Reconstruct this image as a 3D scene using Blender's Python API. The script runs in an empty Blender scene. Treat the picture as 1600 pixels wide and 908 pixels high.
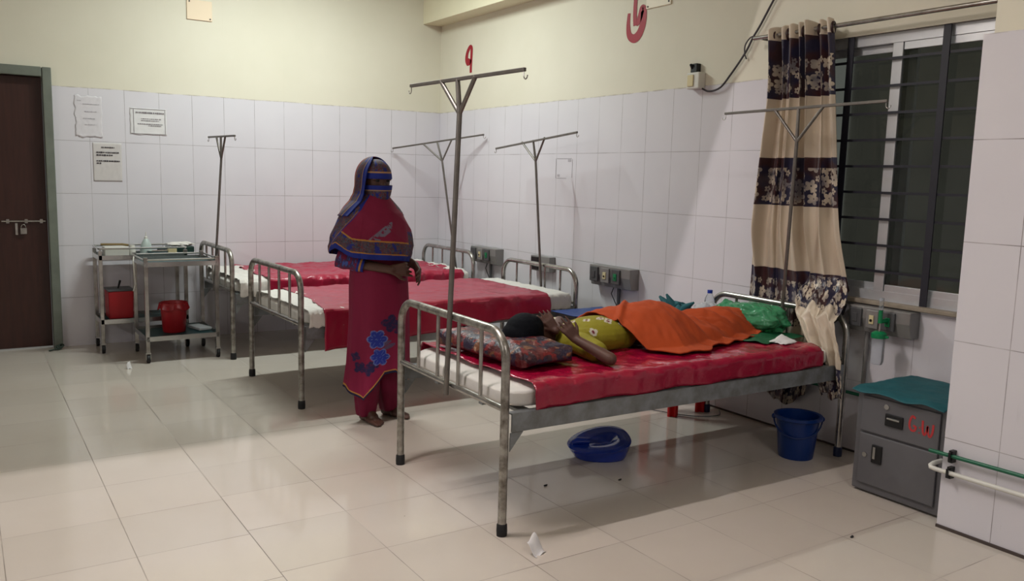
import bpy, bmesh, math, random
import numpy as np
from mathutils import Vector, Matrix, noise as mn
random.seed(7)
sc = bpy.context.scene
COL = sc.collection
PI = math.pi
# ------------------------------------------------------------------ camera
CF = 1321.6; CY, CP, CR = 0.5796, 0.1321, 0.0263
CAMP = Vector((-3.9175, -7.3294, 1.3953))
_f = Vector((math.sin(CY)*math.cos(CP), math.cos(CY)*math.cos(CP), -math.sin(CP)))
_r = Vector((math.cos(CY), -math.sin(CY), 0)); _u = _r.cross(_f)
_R = _r*math.cos(CR) + _u*math.sin(CR); _U = _u*math.cos(CR) - _r*math.sin(CR)
cd = bpy.data.cameras.new('camera'); cam = bpy.data.objects.new('camera', cd); COL.objects.link(cam)
cam.matrix_world = Matrix(((_R.x, _U.x, -_f.x, CAMP.x), (_R.y, _U.y, -_f.y, CAMP.y), (_R.z, _U.z, -_f.z, CAMP.z), (0, 0, 0, 1)))
cd.sensor_width = 36; cd.lens = CF/1600*36; cd.clip_start = 0.05
sc.camera = cam
# ------------------------------------------------------------------ light
sc.view_settings.view_transform = 'Standard'; sc.view_settings.look = 'None'
sc.view_settings.gamma = 1; sc.view_settings.use_curve_mapping = False
sc.view_settings.exposure = 0.43
w = bpy.data.worlds.new('night'); sc.world = w; w.use_nodes = True
w.node_tree.nodes['Background'].inputs[0].default_value = (0.05, 0.05, 0.047, 1)
w.node_tree.nodes['Background'].inputs[1].default_value = 4.0

def tube_lamp(name, loc, sx, sy, power, color, rot=(0, 0, 0)):
    l = bpy.data.lights.new(name, 'AREA'); l.shape = 'RECTANGLE'; l.size = sx; l.size_y = sy
    l.energy = power; l.color = color
    o = bpy.data.objects.new(name, l); COL.objects.link(o); o.location = loc; o.rotation_euler = rot
    return o
tube_lamp('tube_light_far', (-1.75, -1.45, 3.26), 1.2, .03, 56, (.91, 1.0, .96))
tube_lamp('tube_light_middle', (-3.0, -4.15, 3.2), 1.2, .012, 42, (1.0, .92, .91))
tube_lamp('fill_light_back', (-2.6, -8.2, 3.2), 1.2, .05, 34, (1.0, .95, .93))  # unseen fill lamp added behind the camera to brighten the foreground
tube_lamp('tube_light_side', (-6.9, -4.4, 2.5), .05, 1.2, 20, (1.0, .95, .95), (0, math.radians(-80), 0))

# ------------------------------------------------------------------ node helpers
def lin(c):
    return tuple(((x/255)/12.92 if x/255 <= .04045 else ((x/255+.055)/1.055)**2.4) for x in c)

class V:
    def __init__(s, nt, k): s.nt = nt; s.k = k
    def _m(s, op, *a):
        n = s.nt.nodes.new('ShaderNodeMath'); n.operation = op
        for i, x in enumerate((s,)+a):
            if isinstance(x, V): s.nt.links.new(x.k, n.inputs[i])
            else: n.inputs[i].default_value = x
        return V(s.nt, n.outputs[0])
    def __add__(s, o): return s._m('ADD', o)
    def __sub__(s, o): return s._m('SUBTRACT', o)
    def __mul__(s, o): return s._m('MULTIPLY', o)
    def __truediv__(s, o): return s._m('DIVIDE', o)
    def fract(s): return s._m('FRACT')
    def abs(s): return s._m('ABSOLUTE')
    def gt(s, o): return s._m('GREATER_THAN', o)
    def lt(s, o): return s._m('LESS_THAN', o)
    def mx(s, o): return s._m('MAXIMUM', o)
    def mn(s, o): return s._m('MINIMUM', o)
    def pw(s, o): return s._m('POWER', o)
    def line(s, off, per, wid):   # 1 on grid lines
        return ((((s-off)/per).fract()-.5).abs()).gt(.5-wid/per/2)

def newmat(name):
    m = bpy.data.materials.new(name); m.use_nodes = True
    return m, m.node_tree, m.node_tree.nodes['Principled BSDF']
def posxyz(nt):
    g = nt.nodes.new('ShaderNodeNewGeometry'); s = nt.nodes.new('ShaderNodeSeparateXYZ')
    nt.links.new(g.outputs['Position'], s.inputs[0])
    return g.outputs['Position'], [V(nt, s.outputs[i]) for i in range(3)]
def noise(nt, vec, scale, detail=4, rough=.55, dist=0):
    n = nt.nodes.new('ShaderNodeTexNoise'); n.inputs['Scale'].default_value = scale
    n.inputs['Detail'].default_value = detail; n.inputs['Roughness'].default_value = rough
    n.inputs['Distortion'].default_value = dist
    if vec is not None: nt.links.new(vec, n.inputs['Vector'])
    return V(nt, n.outputs['Fac'])
def ramp(nt, v, lo, hi):
    n = nt.nodes.new('ShaderNodeMapRange'); n.inputs[1].default_value = lo; n.inputs[2].default_value = hi
    nt.links.new(v.k, n.inputs[0]); return V(nt, n.outputs[0])
def mix(nt, fac, a, b):
    n = nt.nodes.new('ShaderNodeMix'); n.data_type = 'RGBA'
    for i, x in ((0, fac), (6, a), (7, b)):
        if isinstance(x, V): nt.links.new(x.k, n.inputs[i])
        elif isinstance(x, (tuple, list)): n.inputs[i].default_value = (*x, 1)[:4] if len(x) == 3 else x
        elif isinstance(x, (int, float)): n.inputs[i].default_value = x
        else: nt.links.new(x, n.inputs[i])
    return n.outputs[2]
def bump(nt, bs, h, strength, dist=.01):
    b = nt.nodes.new('ShaderNodeBump'); b.inputs['Strength'].default_value = strength
    b.inputs['Distance'].default_value = dist
    nt.links.new(h.k, b.inputs['Height']); nt.links.new(b.outputs[0], bs.inputs['Normal'])

def mat(name, rgb, rough=.5, metal=0, spec=.5, var=0, vscale=8, rgb2=None, bmp=0, bscale=60, bdist=.004,
        trans=0, ior=1.45, attr=False, coat=0, sheen=0, alpha=1, emis=0, stretch=None):
    m, nt, bs = newmat(name)
    c = lin(rgb)
    tc = nt.nodes.new('ShaderNodeTexCoord'); vec = tc.outputs['Object']
    if stretch:
        mp = nt.nodes.new('ShaderNodeMapping'); mp.inputs['Scale'].default_value = stretch
        nt.links.new(vec, mp.inputs[0]); vec = mp.outputs[0]
    bs.inputs['Base Color'].default_value = (*c, 1)
    if attr:
        a = nt.nodes.new('ShaderNodeVertexColor'); a.layer_name = 'Col'
        nt.links.new(a.outputs[0], bs.inputs['Base Color'])
    elif var:
        c2 = lin(rgb2) if rgb2 else tuple(x*(1-var) for x in c)
        k = ramp(nt, noise(nt, vec, vscale), .35, .7)
        nt.links.new(mix(nt, k, c, c2), bs.inputs['Base Color'])
    bs.inputs['Roughness'].default_value = rough; bs.inputs['Metallic'].default_value = metal
    bs.inputs['Specular IOR Level'].default_value = spec
    bs.inputs['Transmission Weight'].default_value = trans; bs.inputs['IOR'].default_value = ior
    bs.inputs['Coat Weight'].default_value = coat; bs.inputs['Coat Roughness'].default_value = .12
    bs.inputs['Sheen Weight'].default_value = sheen; bs.inputs['Alpha'].default_value = alpha
    if bmp: bump(nt, bs, noise(nt, vec, bscale, 5), bmp, bdist)
    return m

# ------------------------------------------------------------------ wall / floor materials
def wall_tiles(name, axis, off, top=1.995, wains=True):
    m, nt, bs = newmat(name); P, xyz = posxyz(nt); h = xyz[axis]; z = xyz[2]
    vl = h.line(off, .2539, .0032)
    hl = None
    for zz in (.383, .789, 1.19, 1.592):
        l = (z-zz).abs().lt(.0018); hl = l if hl is None else hl.mx(l)
    g = vl.mx(hl)
    n1 = noise(nt, P, 1.3, 3); n2 = noise(nt, P, 22, 6, .7)
    tile = mix(nt, ramp(nt, n1, .3, .7), lin((205, 202, 208)), lin((212, 209, 214)))
    st = nt.nodes.new('ShaderNodeMapping'); st.inputs['Scale'].default_value = (9, 9, 1.3); nt.links.new(P, st.inputs[0])
    grime = ramp(nt, noise(nt, st.outputs[0], 2.4, 6, .7), .62, .82)*ramp(nt, z, .7, .1)
    tile = mix(nt, grime*.55, tile, lin((120, 112, 108)))
    # grout darkness varies
    gv = ramp(nt, noise(nt, P, 5, 4), .3, .7)*.6+.25
    tile = mix(nt, g*gv, tile, lin((96, 88, 86)))
    paint = mix(nt, ramp(nt, noise(nt, P, 1.1, 4), .3, .75), lin((216, 211, 194)), lin((207, 202, 183)))
    sc_ = ramp(nt, noise(nt, P, 14, 8, .75), .68, .76)
    paint = mix(nt, sc_*.25, paint, lin((165, 155, 135)))
    wob = noise(nt, P, 3.0, 3)*.016-.008
    isp = (z+wob).gt(top)
    edge = ((z+wob)-top).abs().lt(.004)
    c = mix(nt, isp, tile, paint)
    c = mix(nt, edge*.45*ramp(nt, noise(nt, P, 9, 3), .4, .6), c, lin((140, 128, 105)))
    nt.links.new(c, bs.inputs['Base Color'])
    rg = isp*.52+.17+ramp(nt, n2, .4, .8)*.08+g*.4
    nt.links.new(rg._m('MINIMUM', 1.0).k, bs.inputs['Roughness'])
    bump(nt, bs, (isp*1.0-g)*1.0+noise(nt, P, 4, 2)*.25, .25, .003)
    return m
M_wallA = wall_tiles('tiled_wall_back', 0, 0.0)
M_wallB = wall_tiles('tiled_wall_right', 1, -.1528)
M_pillar = wall_tiles('tiled_pillar', 1, -5.705)

def floor_mat():
    m, nt, bs = newmat('floor_tiles'); P, xyz = posxyz(nt); x, y, z = xyz
    T = .4064
    sh = x.lt(-3.0349)*(-.035)
    g = x.line(-1.0029, T, .0032).mx((y-sh).line(-4.949, T, .0030))
    gv = ramp(nt, noise(nt, P, 2.2, 3), .35, .65)*.6+.4
    cell = nt.nodes.new('ShaderNodeTexWhiteNoise'); cell.noise_dimensions = '2D'
    cb = nt.nodes.new('ShaderNodeCombineXYZ')
    nt.links.new((((x+1.0029)/T)._m('FLOOR')).k, cb.inputs[0]); nt.links.new((((y-sh+4.949)/T)._m('FLOOR')).k, cb.inputs[1])
    nt.links.new(cb.outputs[0], cell.inputs['Vector'])
    c = mix(nt, V(nt, cell.outputs['Value']), lin((190, 182, 172)), lin((199, 190, 180)))
    c = mix(nt, ramp(nt, noise(nt, P, 1.7, 5), .35, .75)*.5, c, lin((186, 175, 162)))
    c = mix(nt, g*gv, c, lin((92, 80, 72)))
    sp = ramp(nt, noise(nt, P, 38, 2, .5), .80, .82)
    c = mix(nt, sp*.7, c, lin((70, 60, 52)))
    nt.links.new(c, bs.inputs['Base Color'])
    nt.links.new((ramp(nt, noise(nt, P, 3, 5), .3, .8)*.08+.08+g*.3).k, bs.inputs['Roughness'])
    bump(nt, bs, noise(nt, P, 2.5, 2)*.4-g, .12, .003)
    return m
M_floor = floor_mat()
M_cream = mat('cream_paint', (222, 216, 188), .75, var=.06, vscale=2, bmp=.1, bscale=30)
M_ceil = mat('ceiling_paint', (225, 224, 212), .85, var=.04)
M_frame_grey = mat('grey_green_paint', (112, 118, 108), .45, var=.2, vscale=9, bmp=.1)
M_doorwood = mat('dark_brown_door', (58, 30, 24), .38, var=.35, vscale=3, stretch=(14, 14, 1.2), bmp=.08, bscale=30)
M_alu = mat('window_aluminium', (205, 207, 210), .4, metal=.6, var=.1)
M_iron = mat('black_iron', (34, 34, 44), .5, var=.2)
M_glass = mat('dark_window_glass', (150, 155, 150), .06, trans=1, ior=1.45)
M_steel = mat('worn_stainless_tube', (184, 182, 178), .27, metal=.92, var=.3, vscale=14, rgb2=(140, 136, 130), bmp=.05, bscale=50)
M_steelold = mat('scratched_stainless_leg', (172, 169, 162), .36, metal=.85, var=.6, vscale=26, rgb2=(104, 98, 90), bmp=.15, bscale=80)
M_polesteel = mat('dull_steel_pole', (122, 117, 112), .42, metal=.75, var=.2, vscale=20)
M_angle = mat('worn_grey_rail', (134, 139, 142), .45, metal=.3, var=.4, vscale=16, rgb2=(104, 104, 102), bmp=.1)
M_rubber = mat('black_rubber', (22, 22, 24), .6)
M_bluecap = mat('dark_blue_rubber', (24, 36, 72), .5)
M_sheet = mat('white_bedsheet', (212, 208, 202), .8, var=.06, vscale=6, bmp=.35, bscale=14, bdist=.01, sheen=.2)
M_red = mat('red_rubber_sheet', (152, 12, 50), .22, var=.12, vscale=5, bmp=.7, bscale=8, bdist=.02, spec=.5, coat=.35)
M_redmat = mat('red_rubber_sheet_matt', (160, 20, 56), .36, var=.12, vscale=5, bmp=.5, bscale=6, bdist=.015, spec=.5, coat=.3)
M_skin = mat('brown_skin', (84, 56, 46), .5, var=.12, vscale=25, bmp=.08, bscale=160, bdist=.001)
M_hair = mat('black_hair', (7, 9, 15), .75, bmp=.6, bscale=70, bdist=.004, stretch=(1, 6, 6), spec=.12)
M_nail = mat('pale_nail', (176, 140, 124), .35)
M_painted = mat('patterned_cloth', (180, 20, 60), .75, attr=True, bmp=.12, bscale=90, bdist=.002)
M_crimson = mat('crimson_cotton', (116, 2, 50), .8, var=.12, vscale=9, bmp=.2, bscale=20, bdist=.005)
M_orange = mat('orange_blanket', (166, 64, 18), .9, var=.15, vscale=12, bmp=.3, bscale=140, bdist=.002)
M_white = mat('white_plastic', (208, 206, 198), .4, var=.05)
M_offwhite = mat('yellowed_plastic', (205, 192, 150), .45)
M_black = mat('black_plastic', (18, 18, 20), .4)
M_panel = mat('grey_bedhead_panel', (138, 136, 134), .42, metal=.3, var=.1)
M_paneldark = mat('dark_grey_panel', (84, 84, 86), .45, metal=.3)
M_greenpl = mat('green_plastic', (10, 120, 72), .35)
M_greenpipe = mat('green_pipe', (22, 92, 66), .35)
M_locker = mat('grey_enamel_locker', (98, 97, 100), .42, metal=.15, var=.12, vscale=5, bmp=.04)
M_teal = mat('teal_cloth', (18, 84, 92), .7, var=.2, vscale=12, bmp=.3, bscale=30)
M_blueplate = mat('blue_top_sheet', (34, 66, 132), .42, var=.12, bmp=.2, bscale=8)
M_bucket = mat('blue_bucket_plastic', (6, 46, 112), .32, var=.08)
M_bedpan = mat('glossy_blue_plastic', (14, 50, 152), .12, coat=.4)
M_redbin = mat('red_bin_plastic', (168, 24, 34), .4, var=.1)
M_redstool = mat('red_stool_plastic', (200, 20, 24), .35)
M_paint_red = mat('red_wall_paint', (150, 12, 38), .55)
M_paper = mat('white_paper', (214, 212, 212), .7, var=.06, vscale=12, bmp=.3, bscale=18)
M_oldpaper = mat('beige_paper', (200, 195, 193), .7, var=.08, vscale=10)
M_fadedpaper = mat('faded_paper', (208, 204, 208), .6, var=.05, vscale=16)
M_ink = mat('grey_ink', (60, 56, 60), .7)
M_inkfaint = mat('faint_ink', (172, 168, 174), .7)
M_clear = mat('clear_plastic', (235, 240, 245), .08, trans=.9, ior=1.2)
M_clearbag = mat('clear_polythene', (225, 228, 230), .25, trans=.55, ior=1.1, bmp=.6, bscale=22, bdist=.01)
M_greenbag = mat('green_polythene', (84, 178, 126), .14, trans=.55, ior=1.2, bmp=.6, bscale=16, bdist=.015, coat=.3)
M_greencloth = mat('dark_green_sheet', (18, 88, 54), .5, var=.2, bmp=.4, bscale=14, bdist=.01)
M_tray = mat('stainless_tray', (190, 190, 188), .2, metal=.9, var=.1)
M_darkgreenmat = mat('dark_teal_mat', (20, 62, 66), .45, var=.15)
M_pinkcup = mat('white_bag_inside', (200, 190, 186), .6)

def pillow_mat():
    m, nt, bs = newmat('dark_floral_pillowcase')
    tc = nt.nodes.new('ShaderNodeTexCoord')
    cols = [(70, 12, 18), (104, 16, 20), (30, 18, 42), (100, 58, 32), (84, 20, 22), (44, 18, 30)]
    v = nt.nodes.new('ShaderNodeTexVoronoi'); v.inputs['Scale'].default_value = 30; v.inputs['Randomness'].default_value = 1
    nz = nt.nodes.new('ShaderNodeTexNoise'); nz.inputs['Scale'].default_value = 11
    nt.links.new(tc.outputs['Object'], nz.inputs['Vector'])
    ad = nt.nodes.new('ShaderNodeVectorMath'); ad.operation = 'MULTIPLY_ADD'
    nt.links.new(nz.outputs['Color'], ad.inputs[0]); ad.inputs[1].default_value = (.09, .09, .09)
    nt.links.new(tc.outputs['Object'], ad.inputs[2]); nt.links.new(ad.outputs[0], v.inputs['Vector'])
    s = nt.nodes.new('ShaderNodeSeparateColor'); nt.links.new(v.outputs['Color'], s.inputs[0])
    cr = nt.nodes.new('ShaderNodeValToRGB'); cr.color_ramp.interpolation = 'CONSTANT'
    for i, c in enumerate(cols):
        e = cr.color_ramp.elements[i] if i < 2 else cr.color_ramp.elements.new(i/6)
        e.position = i/6; e.color = (*lin(c), 1)
    nt.links.new(s.outputs[0], cr.inputs[0])
    n2 = ramp(nt, noise(nt, tc.outputs['Object'], 34, 3), .66, .70)
    c = mix(nt, n2*.45, cr.outputs[0], lin((190, 160, 140)))
    nt.links.new(c, bs.inputs['Base Color']); bs.inputs['Roughness'].default_value = .45
    bump(nt, bs, noise(nt, tc.outputs['Object'], 16, 4), .9, .02)
    return m
M_pillow = pillow_mat()

def curtain_mat():
    # uv: u = cloth width in metres, v = height in metres
    m, nt, bs = newmat('floral_band_curtain')
    uvn = nt.nodes.new('ShaderNodeUVMap'); uvn.uv_map = 'cloth'
    s = nt.nodes.new('ShaderNodeSeparateXYZ'); nt.links.new(uvn.outputs[0], s.inputs[0])
    u, v = V(nt, s.outputs[0]), V(nt, s.outputs[1])
    P = uvn.outputs[0]
    beige = mix(nt, ramp(nt, noise(nt, P, 2.5, 2), .3, .7), lin((204, 190, 170)), lin((188, 173, 153)))
    band = None
    for a, b in ((1.865, 2.18), (1.285, 1.545), (.62, .93), (.10, .40)):
        k = v.gt(a)*v.lt(b); band = k if band is None else band.mx(k)
    dark = mix(nt, ramp(nt, noise(nt, P, 7, 1), .45, .55), lin((52, 18, 22)), lin((24, 20, 50)))
    # flower zones inside bands
    zone = None
    for a, b in ((1.885, 2.075), (1.295, 1.49), (.62, .87), (.12, .36)):
        k = v.gt(a)*v.lt(b); zone = k if zone is None else zone.mx(k)
    pet = None
    for sc_, off, R in ((11.5, 0, .034), (15, 3.7, .019)):
        mp = nt.nodes.new('ShaderNodeMapping'); mp.inputs['Location'].default_value = (off, off, 0)
        nt.links.new(P, mp.inputs[0])
        vo = nt.nodes.new('ShaderNodeTexVoronoi'); vo.voronoi_dimensions = '2D'; vo.inputs['Scale'].default_value = sc_
        vo.inputs['Randomness'].default_value = .45
        nt.links.new(mp.outputs[0], vo.inputs['Vector'])
        sb = nt.nodes.new('ShaderNodeVectorMath'); sb.operation = 'SUBTRACT'
        nt.links.new(mp.outputs[0], sb.inputs[0]); nt.links.new(vo.outputs['Position'], sb.inputs[1])
        q = nt.nodes.new('ShaderNodeSeparateXYZ'); nt.links.new(sb.outputs[0], q.inputs[0])
        dx, dy = V(nt, q.outputs[0]), V(nt, q.outputs[1])
        r = (dx*dx+dy*dy)._m('SQRT'); a = dy._m('ARCTAN2', dx)
        lim = ((a*2.5)._m('COSINE').abs()*.45+.55)*R
        f = r.lt(lim)*r.gt(.0045)
        pet = f if pet is None else pet.mx(f*.85)
    petc = mix(nt, ramp(nt, noise(nt, P, 9, 2), .4, .62), lin((192, 178, 158)), lin((112, 106, 108)))
    c = mix(nt, band, beige, dark)
    c = mix(nt, pet*zone, c, petc)
    nt.links.new(c, bs.inputs['Base Color']); bs.inputs['Roughness'].default_value = .34
    bs.inputs['Sheen Weight'].default_value = .2
    return m
M_curtain = curtain_mat()

# ------------------------------------------------------------------ mesh helpers
class MB:
    def __init__(s): s.v = []; s.f = []; s.c = []; s.uv = []
    def add(s, vs, fs, cs=None, uvs=None):
        b = len(s.v); s.v += [tuple(x) for x in vs]; s.f += [tuple(b+i for i in f) for f in fs]
        s.c += cs if cs else [(1, 1, 1)]*len(vs); s.uv += uvs if uvs else [(0, 0)]*len(vs)
        return s
    def box(s, c, d, rot=None, top=(1, 1)):
        x, y, z = [k/2 for k in d]; c = Vector(c)
        vs = [Vector((sx*x*(top[0] if sz > 0 else 1), sy*y*(top[1] if sz > 0 else 1), sz*z)) for sz in (-1, 1) for sx, sy in ((-1, -1), (1, -1), (1, 1), (-1, 1))]
        if rot is not None: vs = [rot @ k for k in vs]
        return s.add([k+c for k in vs], [(3, 2, 1, 0), (4, 5, 6, 7), (0, 1, 5, 4), (1, 2, 6, 5), (2, 3, 7, 6), (3, 0, 4, 7)])
    def tube(s, pts, r, seg=12, caps=True, round_=0):
        pts = [Vector(p) for p in pts]; n = len(pts)
        rr = r if isinstance(r, (list, tuple)) else [r]*n
        vs = []; t0 = (pts[1]-pts[0]).normalized()
        up = Vector((0, 0, 1)) if abs(t0.z) < .9 else Vector((1, 0, 0))
        nx = t0.cross(up).normalized()
        for i, p in enumerate(pts):
            t = ((pts[min(i+1, n-1)]-p).normalized()+(p-pts[max(i-1, 0)]).normalized())
            t = t.normalized() if t.length > 1e-6 else t0
            nx = (nx-t*nx.dot(t)).normalized(); ny = t.cross(nx)
            for k in range(seg):
                a = 2*PI*k/seg; vs.append(p+(nx*math.cos(a)+ny*math.sin(a))*rr[i])
        fs = [(i*seg+k, i*seg+(k+1) % seg, (i+1)*seg+(k+1) % seg, (i+1)*seg+k) for i in range(n-1) for k in range(seg)]
        if caps: fs += [tuple(range(seg-1, -1, -1)), tuple((n-1)*seg+k for k in range(seg))]
        return s.add(vs, fs)
    def lathe(s, prof, c=(0, 0, 0), seg=32, sx=1, sy=1, cap=True):
        c = Vector(c); n = len(prof)
        vs = [c+Vector((r*math.cos(2*PI*k/seg)*sx, r*math.sin(2*PI*k/seg)*sy, z)) for r, z in prof for k in range(seg)]
        fs = [(i*seg+k, i*seg+(k+1) % seg, (i+1)*seg+(k+1) % seg, (i+1)*seg+k) for i in range(n-1) for k in range(seg)]
        if cap:
            if prof[0][0] > 1e-5: fs.append(tuple(range(seg-1, -1, -1)))
            if prof[-1][0] > 1e-5: fs.append(tuple((n-1)*seg+k for k in range(seg)))
        return s.add(vs, fs)
    def grid(s, fn, nu, nv, closeu=False, col=None, uv=None, thick=0):
        vs = []; cs = []; us = []; U = nu if closeu else nu+1
        for j in range(nv+1):
            for i in range(U):
                a, b = i/nu, j/nv
                vs.append(Vector(fn(a, b))); cs.append(col(a, b) if col else (1, 1, 1)); us.append(uv(a, b) if uv else (a, b))
        fs = []
        for j in range(nv):
            for i in range(nu):
                i2 = (i+1) % U if closeu else i+1
                fs.append((j*U+i, j*U+i2, (j+1)*U+i2, (j+1)*U+i))
        return s.add(vs, fs, cs, us)
    def ell(s, c, r, rot=None, seg=20, rings=12):
        vs = []; c = Vector(c)
        for j in range(rings+1):
            th = PI*j/rings
            for k in range(seg):
                a = 2*PI*k/seg
                p = Vector((r[0]*math.sin(th)*math.cos(a), r[1]*math.sin(th)*math.sin(a), r[2]*math.cos(th)))
                vs.append(c+(rot @ p if rot is not None else p))
        fs = [(j*seg+k, (j+1)*seg+k, (j+1)*seg+(k+1) % seg, j*seg+(k+1) % seg) for j in range(rings) for k in range(seg)]
        return s.add(vs, fs)
    def poly(s, pts, t):   # extrude flat polygon pts (3d) by vector t
        n = len(pts); t = Vector(t); a = [Vector(p) for p in pts]
        return s.add(a+[p+t for p in a], [tuple(range(n-1, -1, -1)), tuple(range(n, 2*n))]+[(i, (i+1) % n, n+(i+1) % n, n+i) for i in range(n)])
    def build(s, name, m, parent=None, origin=None, smooth=True, bevel=0, bseg=2, solid=0, sub=0, ang=40, merge=True, colors=False, useuv=False):
        me = bpy.data.meshes.new(name)
        org = Vector(origin) if origin is not None else (parent_world(parent) if parent else Vector((0, 0, 0)))
        me.from_pydata([tuple(Vector(v)-org) for v in s.v], [], s.f)
        if useuv:
            uvl = me.uv_layers.new(name='cloth')
            li = np.empty(len(me.loops), dtype=np.int32); me.loops.foreach_get('vertex_index', li)
            uvl.data.foreach_set('uv', np.array(s.uv, dtype=np.float32)[li].ravel())
        if colors:
            ca = me.color_attributes.new(name='Col', type='FLOAT_COLOR', domain='POINT')
            a = np.ones((len(s.v), 4), dtype=np.float32); a[:, :3] = np.array(s.c, dtype=np.float32)
            ca.data.foreach_set('color', a.ravel())
        bm = bmesh.new(); bm.from_mesh(me)
        if merge: bmesh.ops.remove_doubles(bm, verts=bm.verts, dist=1e-5)
        bmesh.ops.recalc_face_normals(bm, faces=bm.faces)
        if smooth:
            for f in bm.faces: f.smooth = True
            for e in bm.edges:
                if len(e.link_faces) == 2 and e.calc_face_angle(0) > math.radians(ang): e.smooth = False
        bm.to_mesh(me); bm.free()
        me.materials.append(m)
        o = bpy.data.objects.new(name, me); COL.objects.link(o)
        if parent: o.parent = parent
        else: o.location = org
        if bevel:
            b = o.modifiers.new('bevel', 'BEVEL'); b.width = bevel; b.segments = bseg; b.limit_method = 'ANGLE'; b.harden_normals = False
        if solid:
            b = o.modifiers.new('solid', 'SOLIDIFY'); b.thickness = solid; b.offset = 0
        if sub:
            b = o.modifiers.new('sub', 'SUBSURF'); b.levels = sub; b.render_levels = sub
        return o
LOCW = {}
def parent_world(p):
    v = Vector((0, 0, 0))
    while p is not None:
        v += p.location; p = p.parent
    return v
def tag(o, label, cat, group=None):
    o['label'] = label; o['category'] = cat
    if group: o['group'] = group
    return o
def thing(name, label, cat, loc, group=None):
    o = bpy.data.objects.new(name, None); COL.objects.link(o); o.location = loc; o.empty_display_size = .1
    return tag(o, label, cat, group)
def struct(o): o['kind'] = 'structure'; return o
def dup(root, loc, rz=0, label=None):
    r = root.copy(); COL.objects.link(r); r.location = loc; r.rotation_euler = (0, 0, rz)
    if label: r['label'] = label
    for ch in list(root.children):
        c = ch.copy(); COL.objects.link(c); c.parent = r
        for g in ch.children:
            d = g.copy(); COL.objects.link(d); d.parent = c
    return r
def lerp(a, b, t): return a+(b-a)*t
def interp(x, xs, ys):
    return float(np.interp(x, xs, ys))
def sst(x, a, b):
    t = max(0, min(1, (x-a)/(b-a))); return t*t*(3-2*t)
def nz(x, y, z=0): return mn.noise(Vector((x, y, z)))
def fnz(x, y, z=0, o=3): return mn.fractal(Vector((x, y, z)), .8, 2.0, o)
def arc(c, r, a0, a1, n, ax):     # points in plane spanned by ax=(e1,e2)
    e1, e2 = Vector(ax[0]), Vector(ax[1]); c = Vector(c)
    return [c+e1*(r*math.cos(lerp(a0, a1, i/n)))+e2*(r*math.sin(lerp(a0, a1, i/n))) for i in range(n+1)]

def blob(name, prims, voxel, m, parent, sm=3, colorfn=None, factor=.5, zmin=None):
    """union of rounded tapered limbs and ellipsoids fused into one continuous surface"""
    mb = MB()
    for p in prims:
        if p[0] == 'c':
            a, b = Vector(p[1]), Vector(p[2]); r0, r1 = p[3], p[4]; d = (b-a); L = d.length; d.normalize()
            pts = []; rs = []
            for i in range(5):
                t = PI/2*(1-i/4); pts.append(a-d*(r0*math.sin(t))); rs.append(max(r0*math.cos(t), 1e-4))
            for i in range(5):
                t = PI/2*(i/4); pts.append(b+d*(r1*math.sin(t))); rs.append(max(r1*math.cos(t), 1e-4))
            mb.tube(pts, rs, 14)
        else:
            rot = p[3] if len(p) > 3 else None
            mb.ell(p[1], p[2], rot)
    o = mb.build(name, m, parent, merge=False)
    r = o.modifiers.new('r', 'REMESH'); r.mode = 'VOXEL'; r.voxel_size = voxel; r.use_smooth_shade = True
    s = o.modifiers.new('s', 'SMOOTH'); s.iterations = sm; s.factor = factor
    dg = bpy.context.evaluated_depsgraph_get()
    me = bpy.data.meshes.new_from_object(o.evaluated_get(dg)); old = o.data
    o.modifiers.clear(); o.data = me; bpy.data.meshes.remove(old)
    if not me.materials: me.materials.append(m)
    for f in me.polygons: f.use_smooth = True
    if zmin is not None:
        oz = parent_world(parent).z
        for v in me.vertices: v.co.z = max(v.co.z, zmin-oz)
    if colorfn:
        org = parent_world(parent)
        ca = me.color_attributes.new(name='Col', type='FLOAT_COLOR', domain='POINT')
        a = np.ones((len(me.vertices), 4), dtype=np.float32)
        for i, v in enumerate(me.vertices): a[i, :3] = colorfn(v.co+org, v.normal)
        ca.data.foreach_set('color', a.ravel())
    return o

# ================================================================== SETTING
def slab(name, c, d, m, bevel=0):
    return struct(MB().box(c, d).build(name, m, origin=c, smooth=False, bevel=bevel))
XL, YN, ZC = -7.0, -11.0, 3.32
slab('floor', ((XL)/2, YN/2, -.05), (-XL+.3, -YN+.3, .1), M_floor)
slab('ceiling', (XL/2, YN/2, ZC+.05), (-XL+.3, -YN+.3, .1), M_ceil)
# back wall with a doorway: x -4.30..-3.35, top 2.05
mb = MB(); mb.box((-3.35/2+.05, .1, ZC/2), (3.35+.1, .2, ZC)); mb.box(((XL-4.30)/2, .1, ZC/2), (-XL-4.30, .2, ZC)); mb.box((-3.825, .1, (2.05+ZC)/2), (.95, .2, ZC-2.05))
struct(mb.build('wall_back', M_wallA, smooth=False, origin=(-3, .1, 0)))
# right wall with window hole y -5.62..-4.12, z .82..2.165
mb = MB()
mb.box((.1, -4.12/2, ZC/2), (.2, 4.12, ZC)); mb.box((.1, (YN-5.62)/2, ZC/2), (.2, -YN-5.62, ZC))
mb.box((.1, -4.87, .82/2), (.2, 1.5, .82)); mb.box((.1, -4.87, (2.165+ZC)/2), (.2, 1.5, ZC-2.165))
struct(mb.build('wall_right', M_wallB, smooth=False, origin=(.1, -5, 0)))
slab('wall_left', (XL-.1, YN/2, ZC/2), (.2, -YN, ZC), M_wallB)
slab('wall_front', (XL/2, YN-.1, ZC/2), (-XL, .2, ZC), M_wallA)
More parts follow.
